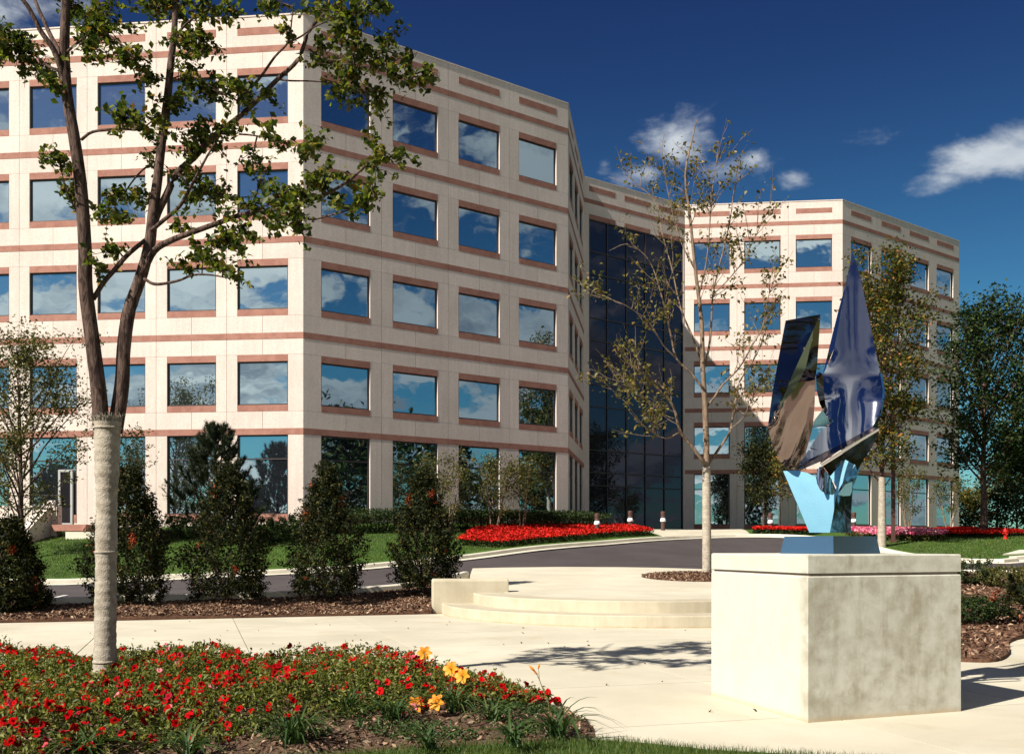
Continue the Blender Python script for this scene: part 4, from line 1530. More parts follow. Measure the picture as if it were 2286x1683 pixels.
# ================================================================== the thin tree on the landing
MY = 30.2
tx, ty = at(1578, 1278, MY).x, MY
mt = empty('thinning_tree', (tx, ty, 0.7), 'tall thinning tree with tan wrapped trunk and few yellow leaves behind the pedestal', 'tree')
zb = float(TPIT(np.array([tx]), np.array([ty]))[0])
trunk = [Vector((tx, ty, zb - 0.1)), at(1578, 1150, MY), at(1577, 1035, MY), at(1575, 930, MY), at(1569, 823, MY), at(1566, 720, MY), at(1552, 600, MY), at(1540, 480, MY), at(1530, 390, MY), at(1548, 300, MY), at(1556, 268, MY)]
trunk = sm(trunk, 4)
mb = MB(); mb.tube(trunk, [0.135 - 0.125 * (i / (len(trunk) - 1)) ** 0.8 for i in range(len(trunk))], 10); mb.build('trunk', M['bark_light'], mt, smooth=True)
wrap_sleeve([Vector((tx, ty, zb)), at(1577, 1040, MY)], [0.122, 0.105], mt, zb - 0.02, at(1577, 1042, MY).z)
ML = [([(1569, 823), (1566, 720), (1552, 600), (1540, 480), (1530, 390), (1548, 300), (1556, 268)], 30.2, 30.2, 0.012),
      ([(1573, 1035), (1548, 1000), (1519, 964), (1503, 906), (1471, 870), (1446, 844), (1420, 822), (1388, 804), (1372, 780)], 29.8, 28.6, 0.055),
      ([(1519, 964), (1486, 978), (1450, 960), (1420, 930), (1400, 900)], 29.9, 29.0, 0.028),
      ([(1582, 1035), (1606, 1000), (1630, 960), (1643, 888), (1652, 850), (1690, 790), (1712, 730), (1730, 690)], 30.4, 31.4, 0.048),
      ([(1576, 910), (1596, 885), (1613, 859), (1649, 823), (1680, 770), (1704, 726), (1716, 660), (1740, 600)], 30.3, 29.4, 0.036),
      ([(1569, 830), (1582, 780), (1588, 720), (1592, 654), (1612, 570), (1630, 490), (1640, 420), (1660, 390)], 30.2, 31.0, 0.040),
      ([(1560, 660), (1578, 580), (1586, 480), (1592, 410), (1602, 345), (1603, 320)], 30.2, 29.7, 0.026),
      ([(1572, 870), (1540, 830), (1510, 800), (1496, 740), (1480, 672), (1462, 610), (1440, 570), (1400, 545), (1360, 560)], 30.1, 29.2, 0.038),
      ([(1510, 800), (1480, 770), (1450, 720), (1410, 690), (1370, 670), (1330, 665)], 29.8, 28.9, 0.022),
      ([(1569, 820), (1545, 750), (1520, 690), (1500, 600), (1478, 520), (1462, 450), (1420, 410), (1390, 385)], 30.3, 31.2, 0.034),
      ([(1550, 600), (1520, 540), (1500, 470), (1486, 400), (1478, 330), (1486, 290)], 30.2, 30.9, 0.022),
      ([(1590, 660), (1630, 620), (1660, 580), (1690, 520), (1716, 470)], 30.5, 30.0, 0.022),
      ([(1503, 906), (1470, 905), (1440, 890), (1410, 860), (1380, 850), (1340, 840)], 29.4, 30.0, 0.020),
      ([(1628, 960), (1660, 930), (1684, 880), (1700, 850)], 30.6, 30.2, 0.018)]
ZTOP = at(1556, 282, MY).z
tips = []
tw = MB()
rr = random.Random(5)
for pts, y0, y1, ra in ML:
    p = sm(pxpath(pts, y0, y1), 3)
    n = len(p)
    mb = MB(); mb.tube(p, [ra * (1 - 0.82 * i / (n - 1)) for i in range(n)], 7); mb.build('limb', M['bark_light'], mt, smooth=True)
    for q in range(15):
        t = rr.uniform(0.25, 1)
        b = along(p, t)
        d = (p[-1] - p[0]).normalized() * 0.7 + Vector((rr.uniform(-1, 1), rr.uniform(-1, 1), rr.uniform(-0.1, 1.2)))
        p3 = wobble(b, d, rr.uniform(0.5, 1.5), 5, 0.2, rr, 0.05)
        if p3[-1].z > ZTOP or p3[-1].z > p[-1].z + 0.8: continue
        tw.tube(p3, [0.013, 0.011, 0.009, 0.007, 0.005, 0.004], 4, False)
        tips += p3[2:]
        for w in range(2):
            p4 = wobble(p3[rr.randint(1, 4)], d + Vector((rr.uniform(-1, 1), rr.uniform(-1, 1), rr.uniform(-.5, .8))), rr.uniform(0.25, 0.7), 3, 0.2, rr)
            tw.tube(p4, [0.007, 0.006, 0.005, 0.003], 3, False)
            tips += p4[1:]
tw.build('twigs', M['bark_light'], mt, smooth=True)
nr = np.random.default_rng(4)
Tn = np.array([tuple(p) for p in tips])
w = nr.gamma(0.7, 1.0, len(Tn)); w /= w.sum()
C = Tn[nr.choice(len(Tn), 3300, p=w)] + nr.normal(size=(3300, 3)) * 0.10
V, F = leaves(C, 0.125, 0.2, 0.6, 0.15)
mesh_np('crown', V, F, M['leaf_sparse'], mt)

# ================================================================== shrubs with reddening leaves along the kerb
def bush_shape(s):
    if s < 0.28: return 0.78 + 0.22 * s / 0.28
    return max(0.03, (1 - (s - 0.28) / 0.72)) ** 0.85


BUSH = 'dark shrubs with reddening leaves in the mulch bed'
for i, (u, vb, vt, Y, rad, lab) in enumerate((
        (22, 1368, 1168, 22.0, 0.78, 'dark shrub at the left picture edge below the young birch-like tree'),
        (288, 1346, 1052, 23.4, 0.98, 'dark tapering shrub directly right of the wrapped foreground trunk'),
        (508, 1338, 1050, 24.0, 1.02, 'dark tapering shrub standing in front of the pine'),
        (729, 1332, 1048, 24.5, 0.88, 'dark tapering shrub below the building corner with red leaves low down'),
        (946, 1316, 1056, 25.3, 0.86, 'dark shrub beside the low concrete cheek wall'))):
    x = (u - CX) / FPX * Y
    z = EYE + (HZ - vb) / FPX * Y
    h = (vb - vt) / FPX * Y
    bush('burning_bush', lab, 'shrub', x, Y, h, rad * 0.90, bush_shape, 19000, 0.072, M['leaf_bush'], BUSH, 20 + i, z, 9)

# the pine on the lawn
rr = random.Random(8)
px_, py_ = at(478, 1200, 39.0).x, 39.0
pz = T(px_, py_) + 0.1
pine = empty('pine_tree', (px_, py_, pz), 'dark green pine with upright candle shoots on the lawn before the lit wall', 'tree')
ph = 1.6 + (HZ - 962) / FPX * 39 - pz
path = wobble(Vector((px_, py_, pz - 0.1)), Vector((0.02, 0, 1)), ph, 8, 0.03, rr, 0.02)
mb = MB(); mb.tube(path, [0.10 - 0.085 * i / 8 for i in range(9)], 8); mb.build('trunk', M['bark'], pine, smooth=True)
lim = MB()
NC, ND = [], []
for k in range(58):
    s = (k + rr.random()) / 58
    p = along(path, 0.06 + 0.90 * s)
    a = k * 2.399 + rr.uniform(-0.5, 0.5)
    L = 1.95 * (1 - s) ** 0.75 + 0.28
    p2 = wobble(p, Vector((math.cos(a), math.sin(a), 0.35 + 0.5 * s)), L, 5, 0.10, rr, 0.10)
    lim.tube(p2, [0.03, 0.026, 0.02, 0.015, 0.012, 0.008], 4, False)
    shoots = [(p2[-1], (p2[-1] - p2[-2]).normalized() + Vector((0, 0, 0.8)))]
    for q in range(6):
        b = along(p2, rr.uniform(0.5, 1.0))
        shoots.append((b, Vector((rr.uniform(-.7, .7), rr.uniform(-.7, .7), rr.uniform(0.5, 1.3)))))
    for b, d in shoots:
        d = d.normalized()
        sl = rr.uniform(0.22, 0.42)
        lim.tube([b, b + d * sl], [0.008, 0.005], 3, False)
        for j in range(95):
            c = b + d * sl * rr.random()
            nd = (d * 0.9 + Vector((rr.gauss(0, 1), rr.gauss(0, 1), rr.gauss(0, 1))) * 0.42).normalized()
            NC.append(tuple(c)); ND.append(tuple(nd))
lim.build('limbs', M['bark'], pine, smooth=True)
C = np.array(NC); D = np.array(ND)
sdv = np.cross(D, np.random.default_rng(2).normal(size=D.shape)); sdv /= np.linalg.norm(sdv, axis=1, keepdims=True)
V = np.stack([C - sdv * 0.012, C + sdv * 0.012, C + D * 0.20], 1).reshape(-1, 3)
mesh_np('needles', V, np.arange(len(V)).reshape(-1, 3), M['needle'], pine)

# ================================================================== other trees and shrubs
def rnd(s):
    return (max(0.0, 1 - (2 * s - 1) ** 2)) ** 0.5 * 0.9 + 0.1


def up_tree(s):
    return 0.55 + 0.55 * math.sin(math.pi * min(1, s * 0.9 + 0.05))


# left edge
x, Y = at(50, 1200, 37).x, 37.0
tree('small_tree', 'slender small leaved tree at far left with dark trunk before the side stair', 'tree', x, Y, 6.7, 0.14, 0.16, 3.0, 9500, 0.13, M['leaf_small'], M['bark'], None, 41, 0, 1, 30, up_tree, 0.7, 6, 0.20)
x, Y = at(284, 1180, 40).x, 40.0
tree('small_tree', 'thin young tree right behind the wrapped trunk against the ground floor', 'tree', x, Y, 4.4, 0.05, 0.15, 1.0, 1500, 0.12, M['leaf_small'], M['bark_light'], None, 42, 0, 3, 18, up_tree, 0.8, 4, 0.16, spread=0.4)
# clump trees before the shaded front
for i, (u, Y, hh, lab) in enumerate(((995, 43.6, 3.5, 'narrow clump tree furthest left by the shaded front, partly behind a dark shrub'), (1102, 45.6, 3.35, 'clump tree with pale stems rising from the red flowers, the wider one'), (1166, 46.4, 3.2, 'thin reddish clump tree at the right end of the ground floor windows'))):
    x = (u - CX) / FPX * Y
    tree('clump_tree', lab, 'tree', x, Y, hh, 0.045, 0.30, 0.95, 1900, 0.11, M['leaf_small'], M['bark_light'], 'small clump trees before the building', 50 + i, 0, 4, 26, up_tree, 0.9, 4, 0.14, spread=0.55)
for i, (u, Y, hh, lab) in enumerate(((2026, 60, 3.3, 'clump tree behind the pink flowers with pale stems'), (2118, 60, 3.2, 'thin clump tree behind the red flowers near the far building corner'))):
    x = (u - CX) / FPX * Y
    tree('clump_tree', lab, 'tree', x, Y, hh, 0.045, 0.30, 1.0, 1500, 0.12, M['leaf_small'], M['bark_light'], 'small clump trees before the building', 60 + i, 0, 4, 24, up_tree, 0.9, 4, 0.15, spread=0.55)
# by the entrance
Y = 56.0; x = (1704 - CX) / FPX * Y
tree('ornamental_tree', 'dark round crowned tree beside the dark glass entrance', 'tree', x, Y, 4.5, 0.09, 0.30, 1.6, 5200, 0.15, M['leaf_bush'], M['bark'], None, 71, 0, 1, 30, rnd, 0.5, 5, 0.22)
Y = 52.5; x = (1740 - CX) / FPX * Y
tree('small_tree', 'yellow green small tree just left of the sculpture stem', 'tree', x, Y, 4.9, 0.06, 0.40, 1.0, 1300, 0.14, M['leaf_turn'], M['bark'], None, 72, 0, 1, 16, rnd, 0.6, 4, 0.18)
# right of the sculpture
Y = 46.5; x = (1969 - CX) / FPX * Y
tree('street_tree', 'tall tree with white wrapped trunk and patch of orange leaves right of the sculpture', 'tree', x, Y, 11.9, 0.15, 0.22, 3.1, 12500, 0.17, M['leaf_turn'], M['bark'], None, 73, 3.3, 1, 40, up_tree, 0.8, 6, 0.26)
Y = 52; x = (2196 - CX) / FPX * Y
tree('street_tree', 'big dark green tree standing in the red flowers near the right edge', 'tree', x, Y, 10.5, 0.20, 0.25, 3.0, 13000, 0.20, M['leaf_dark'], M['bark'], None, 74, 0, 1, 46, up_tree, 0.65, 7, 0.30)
Y = 56; x = (2330 - CX) / FPX * Y
tree('street_tree', 'dark leafy tree cut by the right picture edge', 'tree', x, Y, 8.4, 0.18, 0.14, 3.0, 11000, 0.22, M['leaf_dark'], M['bark'], None, 75, 0, 1, 44, rnd, 0.5, 7, 0.32)
for i, (u, Y, hh, w, lab) in enumerate(((2165, 100, 3.0, 2.6, 'low yellow green bush seen past the far building corner'), (2226, 96, 6.0, 2.6, 'rusty green tree behind the fire hydrant'), (2270, 92, 7.0, 2.8, 'green tree beyond the lawn at the right edge'), (2300, 104, 8.0, 3.2, 'furthest tree at the right edge'))):
    x = (u - CX) / FPX * Y
    tree('far_tree', lab, 'tree', x, Y, hh, 0.12, 0.08, w, 3200, 0.30, M['leaf_turn' if i < 2 else 'leaf_dark'], M['bark'], 'trees beyond the lawn', 80 + i, 0, 1, 26, rnd, 0.5, 4, 0.4, twig_mesh=False)
# trees across the street that show only as reflections in the glass
for i, (x, y, hh, w) in enumerate(((-36, -40, 7, 3.4), (-22, -40, 13, 5), (-10, -36, 10, 4.2), (3, -44, 12, 5), (16, -38, 11, 4.5), (30, -42, 13, 5), (50, -22, 12, 5), (60, -4, 11, 4.6), (64, 12, 12, 5), (72, 26, 11, 4.6), (-46, -28, 7.5, 3.6), (44, -34, 11, 4.6), (-58, -8, 8, 4), (-62, 8, 9, 4), (34, 4, 11, 5), (36, 13, 11, 5), (37, 22, 12, 5), (36, 32, 11, 4.6), (40, 42, 12, 5), (33, -6, 11, 5), (30, -16, 11, 5))):
    tree('opposite_tree', 'dark tree across the street mirrored in the ground floor glass', 'tree', x, y, hh, 0.2, 0.15, w, 3200, 0.60, M['leaf_dark'], M['bark'], 'trees mirrored in the windows', 100 + i, 0, 1, 26, rnd, 0.5, 3, 0.6, z=-0.3, twig_mesh=False)


def hedge_leaves(name, label, cat, poly_or_pts, h, n, size, mat, seed, group=None, cap=None, parent_kind=None):
    nr = np.random.default_rng(seed)
    q = scatter(poly_or_pts, n, nr)
    z = T(q[:, 0], q[:, 1]) + 0.1
    hh = h * (0.85 + 0.3 * nr.random(n)) * (1 - nr.random(n) ** 2.2)
    C = np.stack([q[:, 0], q[:, 1], z + hh], -1)
    V, F = leaves(C, size, 0.2, 0.6, r=nr)
    return V, F, C


dB = (Rc - Lc).normalized(); nB = Vector((dB.y, -dB.x))
hp = [Lc + dB * -0.4 + nB * 0.9, Rc + dB * 0.2 + nB * 0.9, Rc + dB * 1.2 + nB * 2.2, Lc + dB * -0.6 + nB * 1.9]
V, F, C = hedge_leaves('hedge', '', '', [tuple(p) for p in hp], 0.78, 26000, 0.09, None, 5)
hd = empty('hedge', (Lc.x + 7, 46, 2.3), 'low dark clipped hedge along the foot of the shaded front', 'hedge')
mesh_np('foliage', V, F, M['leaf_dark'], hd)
mb = MB()
for k in range(40):
    p = hp[0].lerp(hp[1], (k + .5) / 40) + nB * 0.5
    mb.tube([(p.x, p.y, T(p.x, p.y)), (p.x + .05, p.y, T(p.x, p.y) + 0.7)], 0.03, 5)
mb.build('stems', M['bark'], hd)

LOWL = ['low round green shrub nearest the side stair', 'low round shrub under the second ground floor window', 'low round shrub left of the pine foot', 'low round shrub right behind the pine', 'low round shrub between pine and building corner', 'low round shrub just left of the building corner', 'round shrub at the left end of the dark hedge']
for i, (u, Y) in enumerate(((300, 40.5), (372, 40.2), (432, 40.0), (520, 39.6), (575, 39.4), (625, 39.6), (668, 40.2))):
    x = (u - CX) / FPX * Y
    bush('low_shrub', LOWL[i], 'shrub', x, Y, 0.85, 0.85, rnd, 2600, 0.09, M['leaf_dark'], 'low shrubs along the lit wall', 120 + i, T(x, Y) + 0.08)

# shrubs in the right mulch bed
for i, (u, Y, hh, w, mt_, lab) in enumerate(((2172, 25.0, 0.58, 0.55, 'leaf_dark', 'dark upright juniper beside the pedestal edge, further back in the mulch'), (2244, 24.5, 0.42, 0.62, 'leaf_small', 'yellow green shrub at the top of the right mulch bed'), (2176, 18.6, 0.40, 0.42, 'leaf_dark', 'small low dark shrub halfway up the right mulch bed'), (2292, 18.5, 0.65, 0.55, 'leaf_bush', 'reddish shrub cut by the right picture edge'))):
    x = (u - CX) / FPX * Y
    bush('bed_shrub', lab, 'shrub', x, Y, hh, w, rnd, 2600, 0.06, M[mt_], 'shrubs in the right mulch bed', 130 + i, float(TM(np.array([x]), np.array([Y]))[0]) + 0.05, 5 if i == 3 else 0)
bush('bed_shrub', 'broad shrub just outside the right picture edge casting shade on the paving', 'shrub', 7.55, 12.9, 1.5, 0.95, rnd, 6000, 0.075, M['leaf_bush'], 'shrubs in the right mulch bed', 140, 0.0)

# ================================================================== ground cover and flowers
CHIP = leafy('bark chips', [(0, (0.045, 0.022, 0.014)), (0.35, (0.11, 0.055, 0.032)), (0.7, (0.20, 0.115, 0.070)), (0.92, (0.30, 0.20, 0.13)), (1, (0.42, 0.32, 0.22))], 0.0, 0.9)


def chips(poly, zf, dz, n, size, seed):
    nr = np.random.default_rng(seed)
    q = scatter(poly, n, nr)
    C = np.stack([q[:, 0], q[:, 1], zf(q[:, 0], q[:, 1]) + dz + nr.uniform(0.0, 0.02, n)], -1)
    V, F = leaves(C, size, 0.45, 0.38, 0, 0.10, r=nr, szvar=0.6)
    mesh_np('bark_chips', V, F, CHIP, None, kind='stuff')


chips([(-12, 20.1), (-10.45, 20.66), (-1.9, 23.27), (-1.8, 25.0), (-1.95, 28.3), (-2.3, 29.2), (-3.3, 26.6), (-6.05, 24.7), (-10.3, 22.9), (-12.5, 22.4)], TM, 0.05, 16000, 0.085, 1)
chips(bed_right, TM, 0.055, 12000, 0.095, 2)
chips(pit, TPIT, 0.005, 3000, 0.09, 3)
chips(bed_front, TB, 0.004, 30000, 0.055, 4)

M['blade'] = leafy('grass blades', [(0, (0.030, 0.055, 0.010)), (0.5, (0.060, 0.100, 0.018)), (0.85, (0.105, 0.135, 0.028)), (1, (0.17, 0.16, 0.06))], 0.3)
q = scatter([(-7, 5.9), (-2.0, 7.42), (-0.4, 7.98), (0.2, 8.15), (0.63, 8.25), (1.1, 8.08), (1.5, 7.83), (2.2, 7.63), (3.2, 7.3), (3.2, 6.6), (-7, 4.6)], 52000)
V, F = blades(np.concatenate([q, np.zeros((len(q), 1)) + 0.02], 1), 0.055, 0.0022, 0.7)
mesh_np('grass', V, F, M['blade'], None, kind='stuff')
q = scatter([(-22, 32.8), (-14.5, 33.5), (-8.4, 35.9), (-5.2, 37.6), (-1.8, 40.4), (1.2, 43.5), (2.6, 50), (-8.7, 41.6), (-22, 43)], 60000)
V, F = blades(np.concatenate([q, (T(q[:, 0], q[:, 1]) + 0.10)[:, None]], 1), 0.075, 0.010, 0.8)
mesh_np('grass', V, F, M['blade'], None, kind='stuff')
q = scatter([(17.3, 45.0), (17.8, 42.0), (18.6, 40.8), (19.6, 41), (23, 46), (40, 47), (40, 58), (17.0, 53), (16.7, 48.6)], 34000)
V, F = blades(np.concatenate([q, (T(q[:, 0], q[:, 1]) + 0.10)[:, None]], 1), 0.08, 0.012, 0.8)
mesh_np('grass', V, F, M['blade'], None, kind='stuff')

# ---- red petunias about the foreground tree
pet_poly = [(-9, 6.3), (-3.6, 6.9), (-2.5, 7.55), (-1.75, 8.25), (-1.05, 8.75), (-0.35, 9.1), (0.25, 9.4), (0.46, 9.75), (0.10, 10.5), (-0.55, 11.1), (-1.7, 11.85), (-3.5, 12.35), (-6.5, 12.05), (-9.5, 11.0), (-12, 9.6), (-12, 7)]
M['leaf_pet'] = leafy('petunia leaves', [(0, (0.045, 0.065, 0.012)), (0.45, (0.105, 0.125, 0.020)), (0.85, (0.18, 0.185, 0.034)), (1, (0.28, 0.26, 0.08))], 0.35)
nr = np.random.default_rng(21)


def pet_height(x, y):
    """uneven cushions of growth, lower towards the edge"""
    B = np.array(densify(pet_poly, 0.3, True))
    d = np.sqrt((x[:, None] - B[None, :, 0]) ** 2 + (y[:, None] - B[None, :, 1]) ** 2).min(1)
    k = 0.23 + 0.06 * np.sin(x * 3.1 + 1.3 * np.sin(y * 2.3)) + 0.05 * np.sin(y * 4.3 + x * 1.7) + 0.04 * np.sin(x * 9 + y * 7.0)
    tx_, ty_ = ft.location.x, ft.location.y
    # growth stays low in front of the trunk's foot
    g = np.exp(-(((x - tx_) / 0.42) ** 2 + ((y - (ty_ - 0.45)) / 0.62) ** 2))
    return k * np.clip(d / 0.45, 0.25, 1) ** 0.6 * (1 - 0.72 * g)


bed = empty('petunia_bed', (-3.5, 10, 0.1), 'bed of red petunias and bright green leaves around the wrapped foreground trunk', 'flower bed')
q = scatter(pet_poly, 105000, nr)
hh = pet_height(q[:, 0], q[:, 1])
zz = TB(q[:, 0], q[:, 1]) + hh * (1.04 - nr.random(len(q)) ** 1.3 * 0.95)
C = np.stack([q[:, 0], q[:, 1], zz + nr.normal(size=len(q)) * 0.02], -1)
V, F = leaves(C, 0.043, -0.05, 0.46, 0.05, 0.2, r=nr, szvar=0.5)
mesh_np('foliage', V, F, M['leaf_pet'], bed, kind='stuff')
# stray shoots that stand above the cushion
q = scatter(pet_poly, 1900, nr)
top = TB(q[:, 0], q[:, 1]) + pet_height(q[:, 0], q[:, 1])
mb = MB(); SC_ = []
for (x, y), z in zip(q, top):
    d = Vector((nr.normal() * .35, nr.normal() * .35, 1)).normalized()
    L = nr.uniform(0.03, 0.11)
    a = Vector((x, y, z - 0.04)); b = a + d * (L + 0.04)
    mb.tube([a, b], [0.003, 0.002], 3, False)
    for k in range(7):
        p = a.lerp(b, nr.uniform(0.3, 1.05))
        SC_.append((p.x + nr.normal() * .012, p.y + nr.normal() * .012, p.z))
mb.build('shoots', M['leaf_pet'], bed, kind='stuff')
V, F = leaves(np.array(SC_), 0.036, 0.1, 0.5, r=nr)
mesh_np('shoot_leaves', V, F, M['leaf_pet'], bed, kind='stuff')

# blossoms: flared trumpets with five lobes
def petal_mat(name, rim, throat, edge=None):
    m, t, b = material(name, 0.8, 0.0)
    tcn = t.add('ShaderNodeTexCoord')
    v = t.vmath('MULTIPLY', tcn.outputs['Object'], (1, 1, 0))
    ln = t.vmath('LENGTH', v)
    stops = [(0.0, throat), (0.22, throat), (0.40, rim), (0.86, rim), (1.0, edge or rim)]
    c = t.ramp(t.math('DIVIDE', ln, 0.046), stops)
    oi = t.add('ShaderNodeObjectInfo')
    hs = t.add('ShaderNodeHueSaturation')
    t.link(c, hs.inputs['Color'])
    t.link(t.math('ADD', t.math('MULTIPLY', oi.outputs['Random'], 0.6), 0.5), hs.inputs['Value'])
    t.link(hs.outputs[0], b.inputs['Base Color'])
    tr = t.add('ShaderNodeBsdfTranslucent')
    t.link(hs.outputs[0], tr.inputs['Color'])
    mx = t.add('ShaderNodeMixShader'); mx.inputs[0].default_value = 0.15
    t.link(b.outputs[0], mx.inputs[1]); t.link(tr.outputs[0], mx.inputs[2])
    t.link(mx.outputs[0], m.node_tree.nodes['Material Output'].inputs['Surface'])
    return m


M['petal'] = petal_mat('red petals', (0.36, 0.003, 0.005), (0.12, 0.002, 0.004))
M['petal_pink'] = petal_mat('pale edged petals', (0.50, 0.02, 0.04), (0.40, 0.01, 0.03), (0.80, 0.45, 0.50))


def blossom_mesh(name, mat, R0=0.045, seed=0):
    r_ = random.Random(seed)
    V = [(0, 0, -0.030)]
    n = 20
    for rr_, z in ((0.22, -0.010), (0.62, 0.004), (1.0, -0.002)):
        for k in range(n):
            w = 2 * math.pi * k / n
            lob = 1 if rr_ < 0.5 else (0.86 + 0.14 * abs(math.cos(2.5 * w)))
            V.append((R0 * rr_ * lob * math.cos(w), R0 * rr_ * lob * math.sin(w), z + (r_.uniform(-0.006, 0.006) if rr_ > 0.5 else 0) + (0.006 * math.cos(5 * w) if rr_ == 1.0 else 0)))
    F = [(0, 1 + k, 1 + (k + 1) % n) for k in range(n)]
    for q_ in range(2):
        for k in range(n):
            a = 1 + q_ * n
            F.append((a + k, a + n + k, a + n + (k + 1) % n, a + (k + 1) % n))
    me = bpy.data.meshes.new(name)
    me.from_pydata(V, [], F)
    me.polygons.foreach_set('use_smooth', [True] * len(me.polygons))
    me.materials.append(mat)
    return me


kinds = [blossom_mesh('blossom', M['petal'], 0.045, 1), blossom_mesh('blossom', M['petal'], 0.036, 2), blossom_mesh('blossom', M['petal'], 0.050, 3), blossom_mesh('blossom', M['petal_pink'], 0.034, 4)]
inv = wm(bed).inverted()


def in_view(P):
    u = CX + P[:, 0] / P[:, 1] * FPX
    v = HZ - (P[:, 2] - EYE) / P[:, 1] * FPX
    return (u > -40) & (u < 2330) & (v < 1710)


# blossoms come in drifts
cent = scatter(pet_poly, 130, nr)
cc = cent[nr.integers(0, len(cent), 2000)] + nr.normal(size=(2000, 2)) * 0.22
cc = np.concatenate([cc, scatter(pet_poly, 1500, nr)])
cc = cc[inside(cc[:, 0], cc[:, 1], pet_poly)]
nr.shuffle(cc)
pz_ = TB(cc[:, 0], cc[:, 1]) + pet_height(cc[:, 0], cc[:, 1]) + nr.uniform(-0.06, 0.03, len(cc))
P = np.concatenate([cc, pz_[:, None]], 1)
P = P[in_view(P)]
order = np.arange(len(P))
near_first = P[np.argsort(P[:, 1] + nr.uniform(0, 12, len(P)))][:1080]


def blossom_matrix(p):
    f = Vector((nr.normal() * 0.55 - 0.15, -0.55 + nr.normal() * 0.5, 0.75 + nr.normal() * 0.25)).normalized()
    return Matrix.Translation(Vector(p)) @ f.to_track_quat('Z', 'Y').to_matrix().to_4x4() @ Matrix.Rotation(nr.uniform(0, 6.28), 4, 'Z') @ Matrix.Scale(nr.uniform(0.65, 1.2), 4)


for i, p in enumerate(near_first[:295]):
    o = bpy.data.objects.new('blossom', kinds[3] if nr.random() < 0.14 else kinds[nr.integers(0, 3)])
    COL.objects.link(o)
    o.parent = bed
    o.matrix_parent_inverse = inv
    o.matrix_basis = blossom_matrix(p)
mb = MB()
bm_ = kinds[1]
vv = [v.co.copy() for v in bm_.vertices]; ff = [tuple(f.vertices) for f in bm_.polygons]
for p in near_first[295:]:
    mt_ = blossom_matrix(p)
    mb.add([mt_ @ v for v in vv], ff)
M['petal_flat'] = leafy('red blossoms beyond', [(0, (0.22, 0.004, 0.006)), (0.6, (0.40, 0.006, 0.008)), (0.93, (0.46, 0.008, 0.012)), (1, (0.70, 0.30, 0.34))], 0.2, 0.8, 0.0)
mb.build('smaller_blossoms', M['petal_flat'], bed, smooth=True, kind='stuff')

# ---- daylilies
M['lily_leaf'] = leafy('daylily leaves', [(0, (0.022, 0.050, 0.014)), (0.5, (0.040, 0.078, 0.020)), (0.9, (0.075, 0.11, 0.03)), (1, (0.22, 0.17, 0.07))], 0.25)
M['lily_petal'] = leafy('orange yellow petals', [(0, (0.74, 0.22, 0.010)), (0.6, (0.82, 0.30, 0.015)), (1, (0.86, 0.40, 0.04))], 0.35)
M['stalk'] = leafy('flower stalks', [(0, (0.10, 0.11, 0.03)), (1, (0.17, 0.16, 0.06))], 0.1)


def strap(mb, p, a, L, w, arch, rr):
    """one long arching leaf with a keel"""
    d = Vector((math.cos(a), math.sin(a), 0)); s = Vector((-d.y, d.x, 0))
    n = 6
    V = []
    for i in range(n + 1):
        t = i / n
        x = L * (t * 0.35 + arch * t * t * 0.6)
        z = L * (t * 0.95 - arch * 0.9 * t ** 2.3)
        c = p + d * x + Vector((0, 0, max(z, 0.01 - 0.0)))
        ww = w * (1 - t ** 2.2) + 0.0006
        V += [c - s * ww, c - Vector((0, 0, ww * 0.5)), c + s * ww]
    F = []
    for i in range(n):
        for k in range(2):
            F.append((3 * i + k, 3 * i + k + 1, 3 * i + 4 + k, 3 * i + 3 + k))
    mb.add(V, F)


def lily_flower(name, p, facing, parent, size=0.062):
    mb = MB()
    f = Vector(facing).normalized()
    q_ = f.to_track_quat('Z', 'Y')
    for k in range(6):
        a = k * math.pi / 3
        w = 0.40 if k % 2 else 0.30
        V = []
        for i in range(5):
            t = i / 4
            r_ = size * (0.08 + 1.0 * t); z = size * (1.0 * t - 0.75 * t * t)
            wd = size * w * math.sin(math.pi * (0.10 + 0.82 * t)) ** 0.8
            for s in (-1, 0, 1):
                x = r_ * math.cos(a) - s * wd * math.sin(a); y = r_ * math.sin(a) + s * wd * math.cos(a)
                V.append(p + q_ @ Vector((x, y, z + (0.008 if s else 0) + 0.004 * math.sin(i * 3 + s))))
        F = []
        for i in range(4):
            for k2 in range(2):
                F.append((3 * i + k2, 3 * i + k2 + 1, 3 * i + 4 + k2, 3 * i + 3 + k2))
        mb.add(V, F)
    o = mb.build(name, M['lily_petal'], parent, smooth=True)
    st = MB()
    for k in range(5):
        a = k * 1.25
        st.tube([p, p + q_ @ Vector((0.012 * math.cos(a), 0.012 * math.sin(a), size * 0.8))], 0.0015, 3)
    st.build('stamens', M['stalk'], o)
    return o


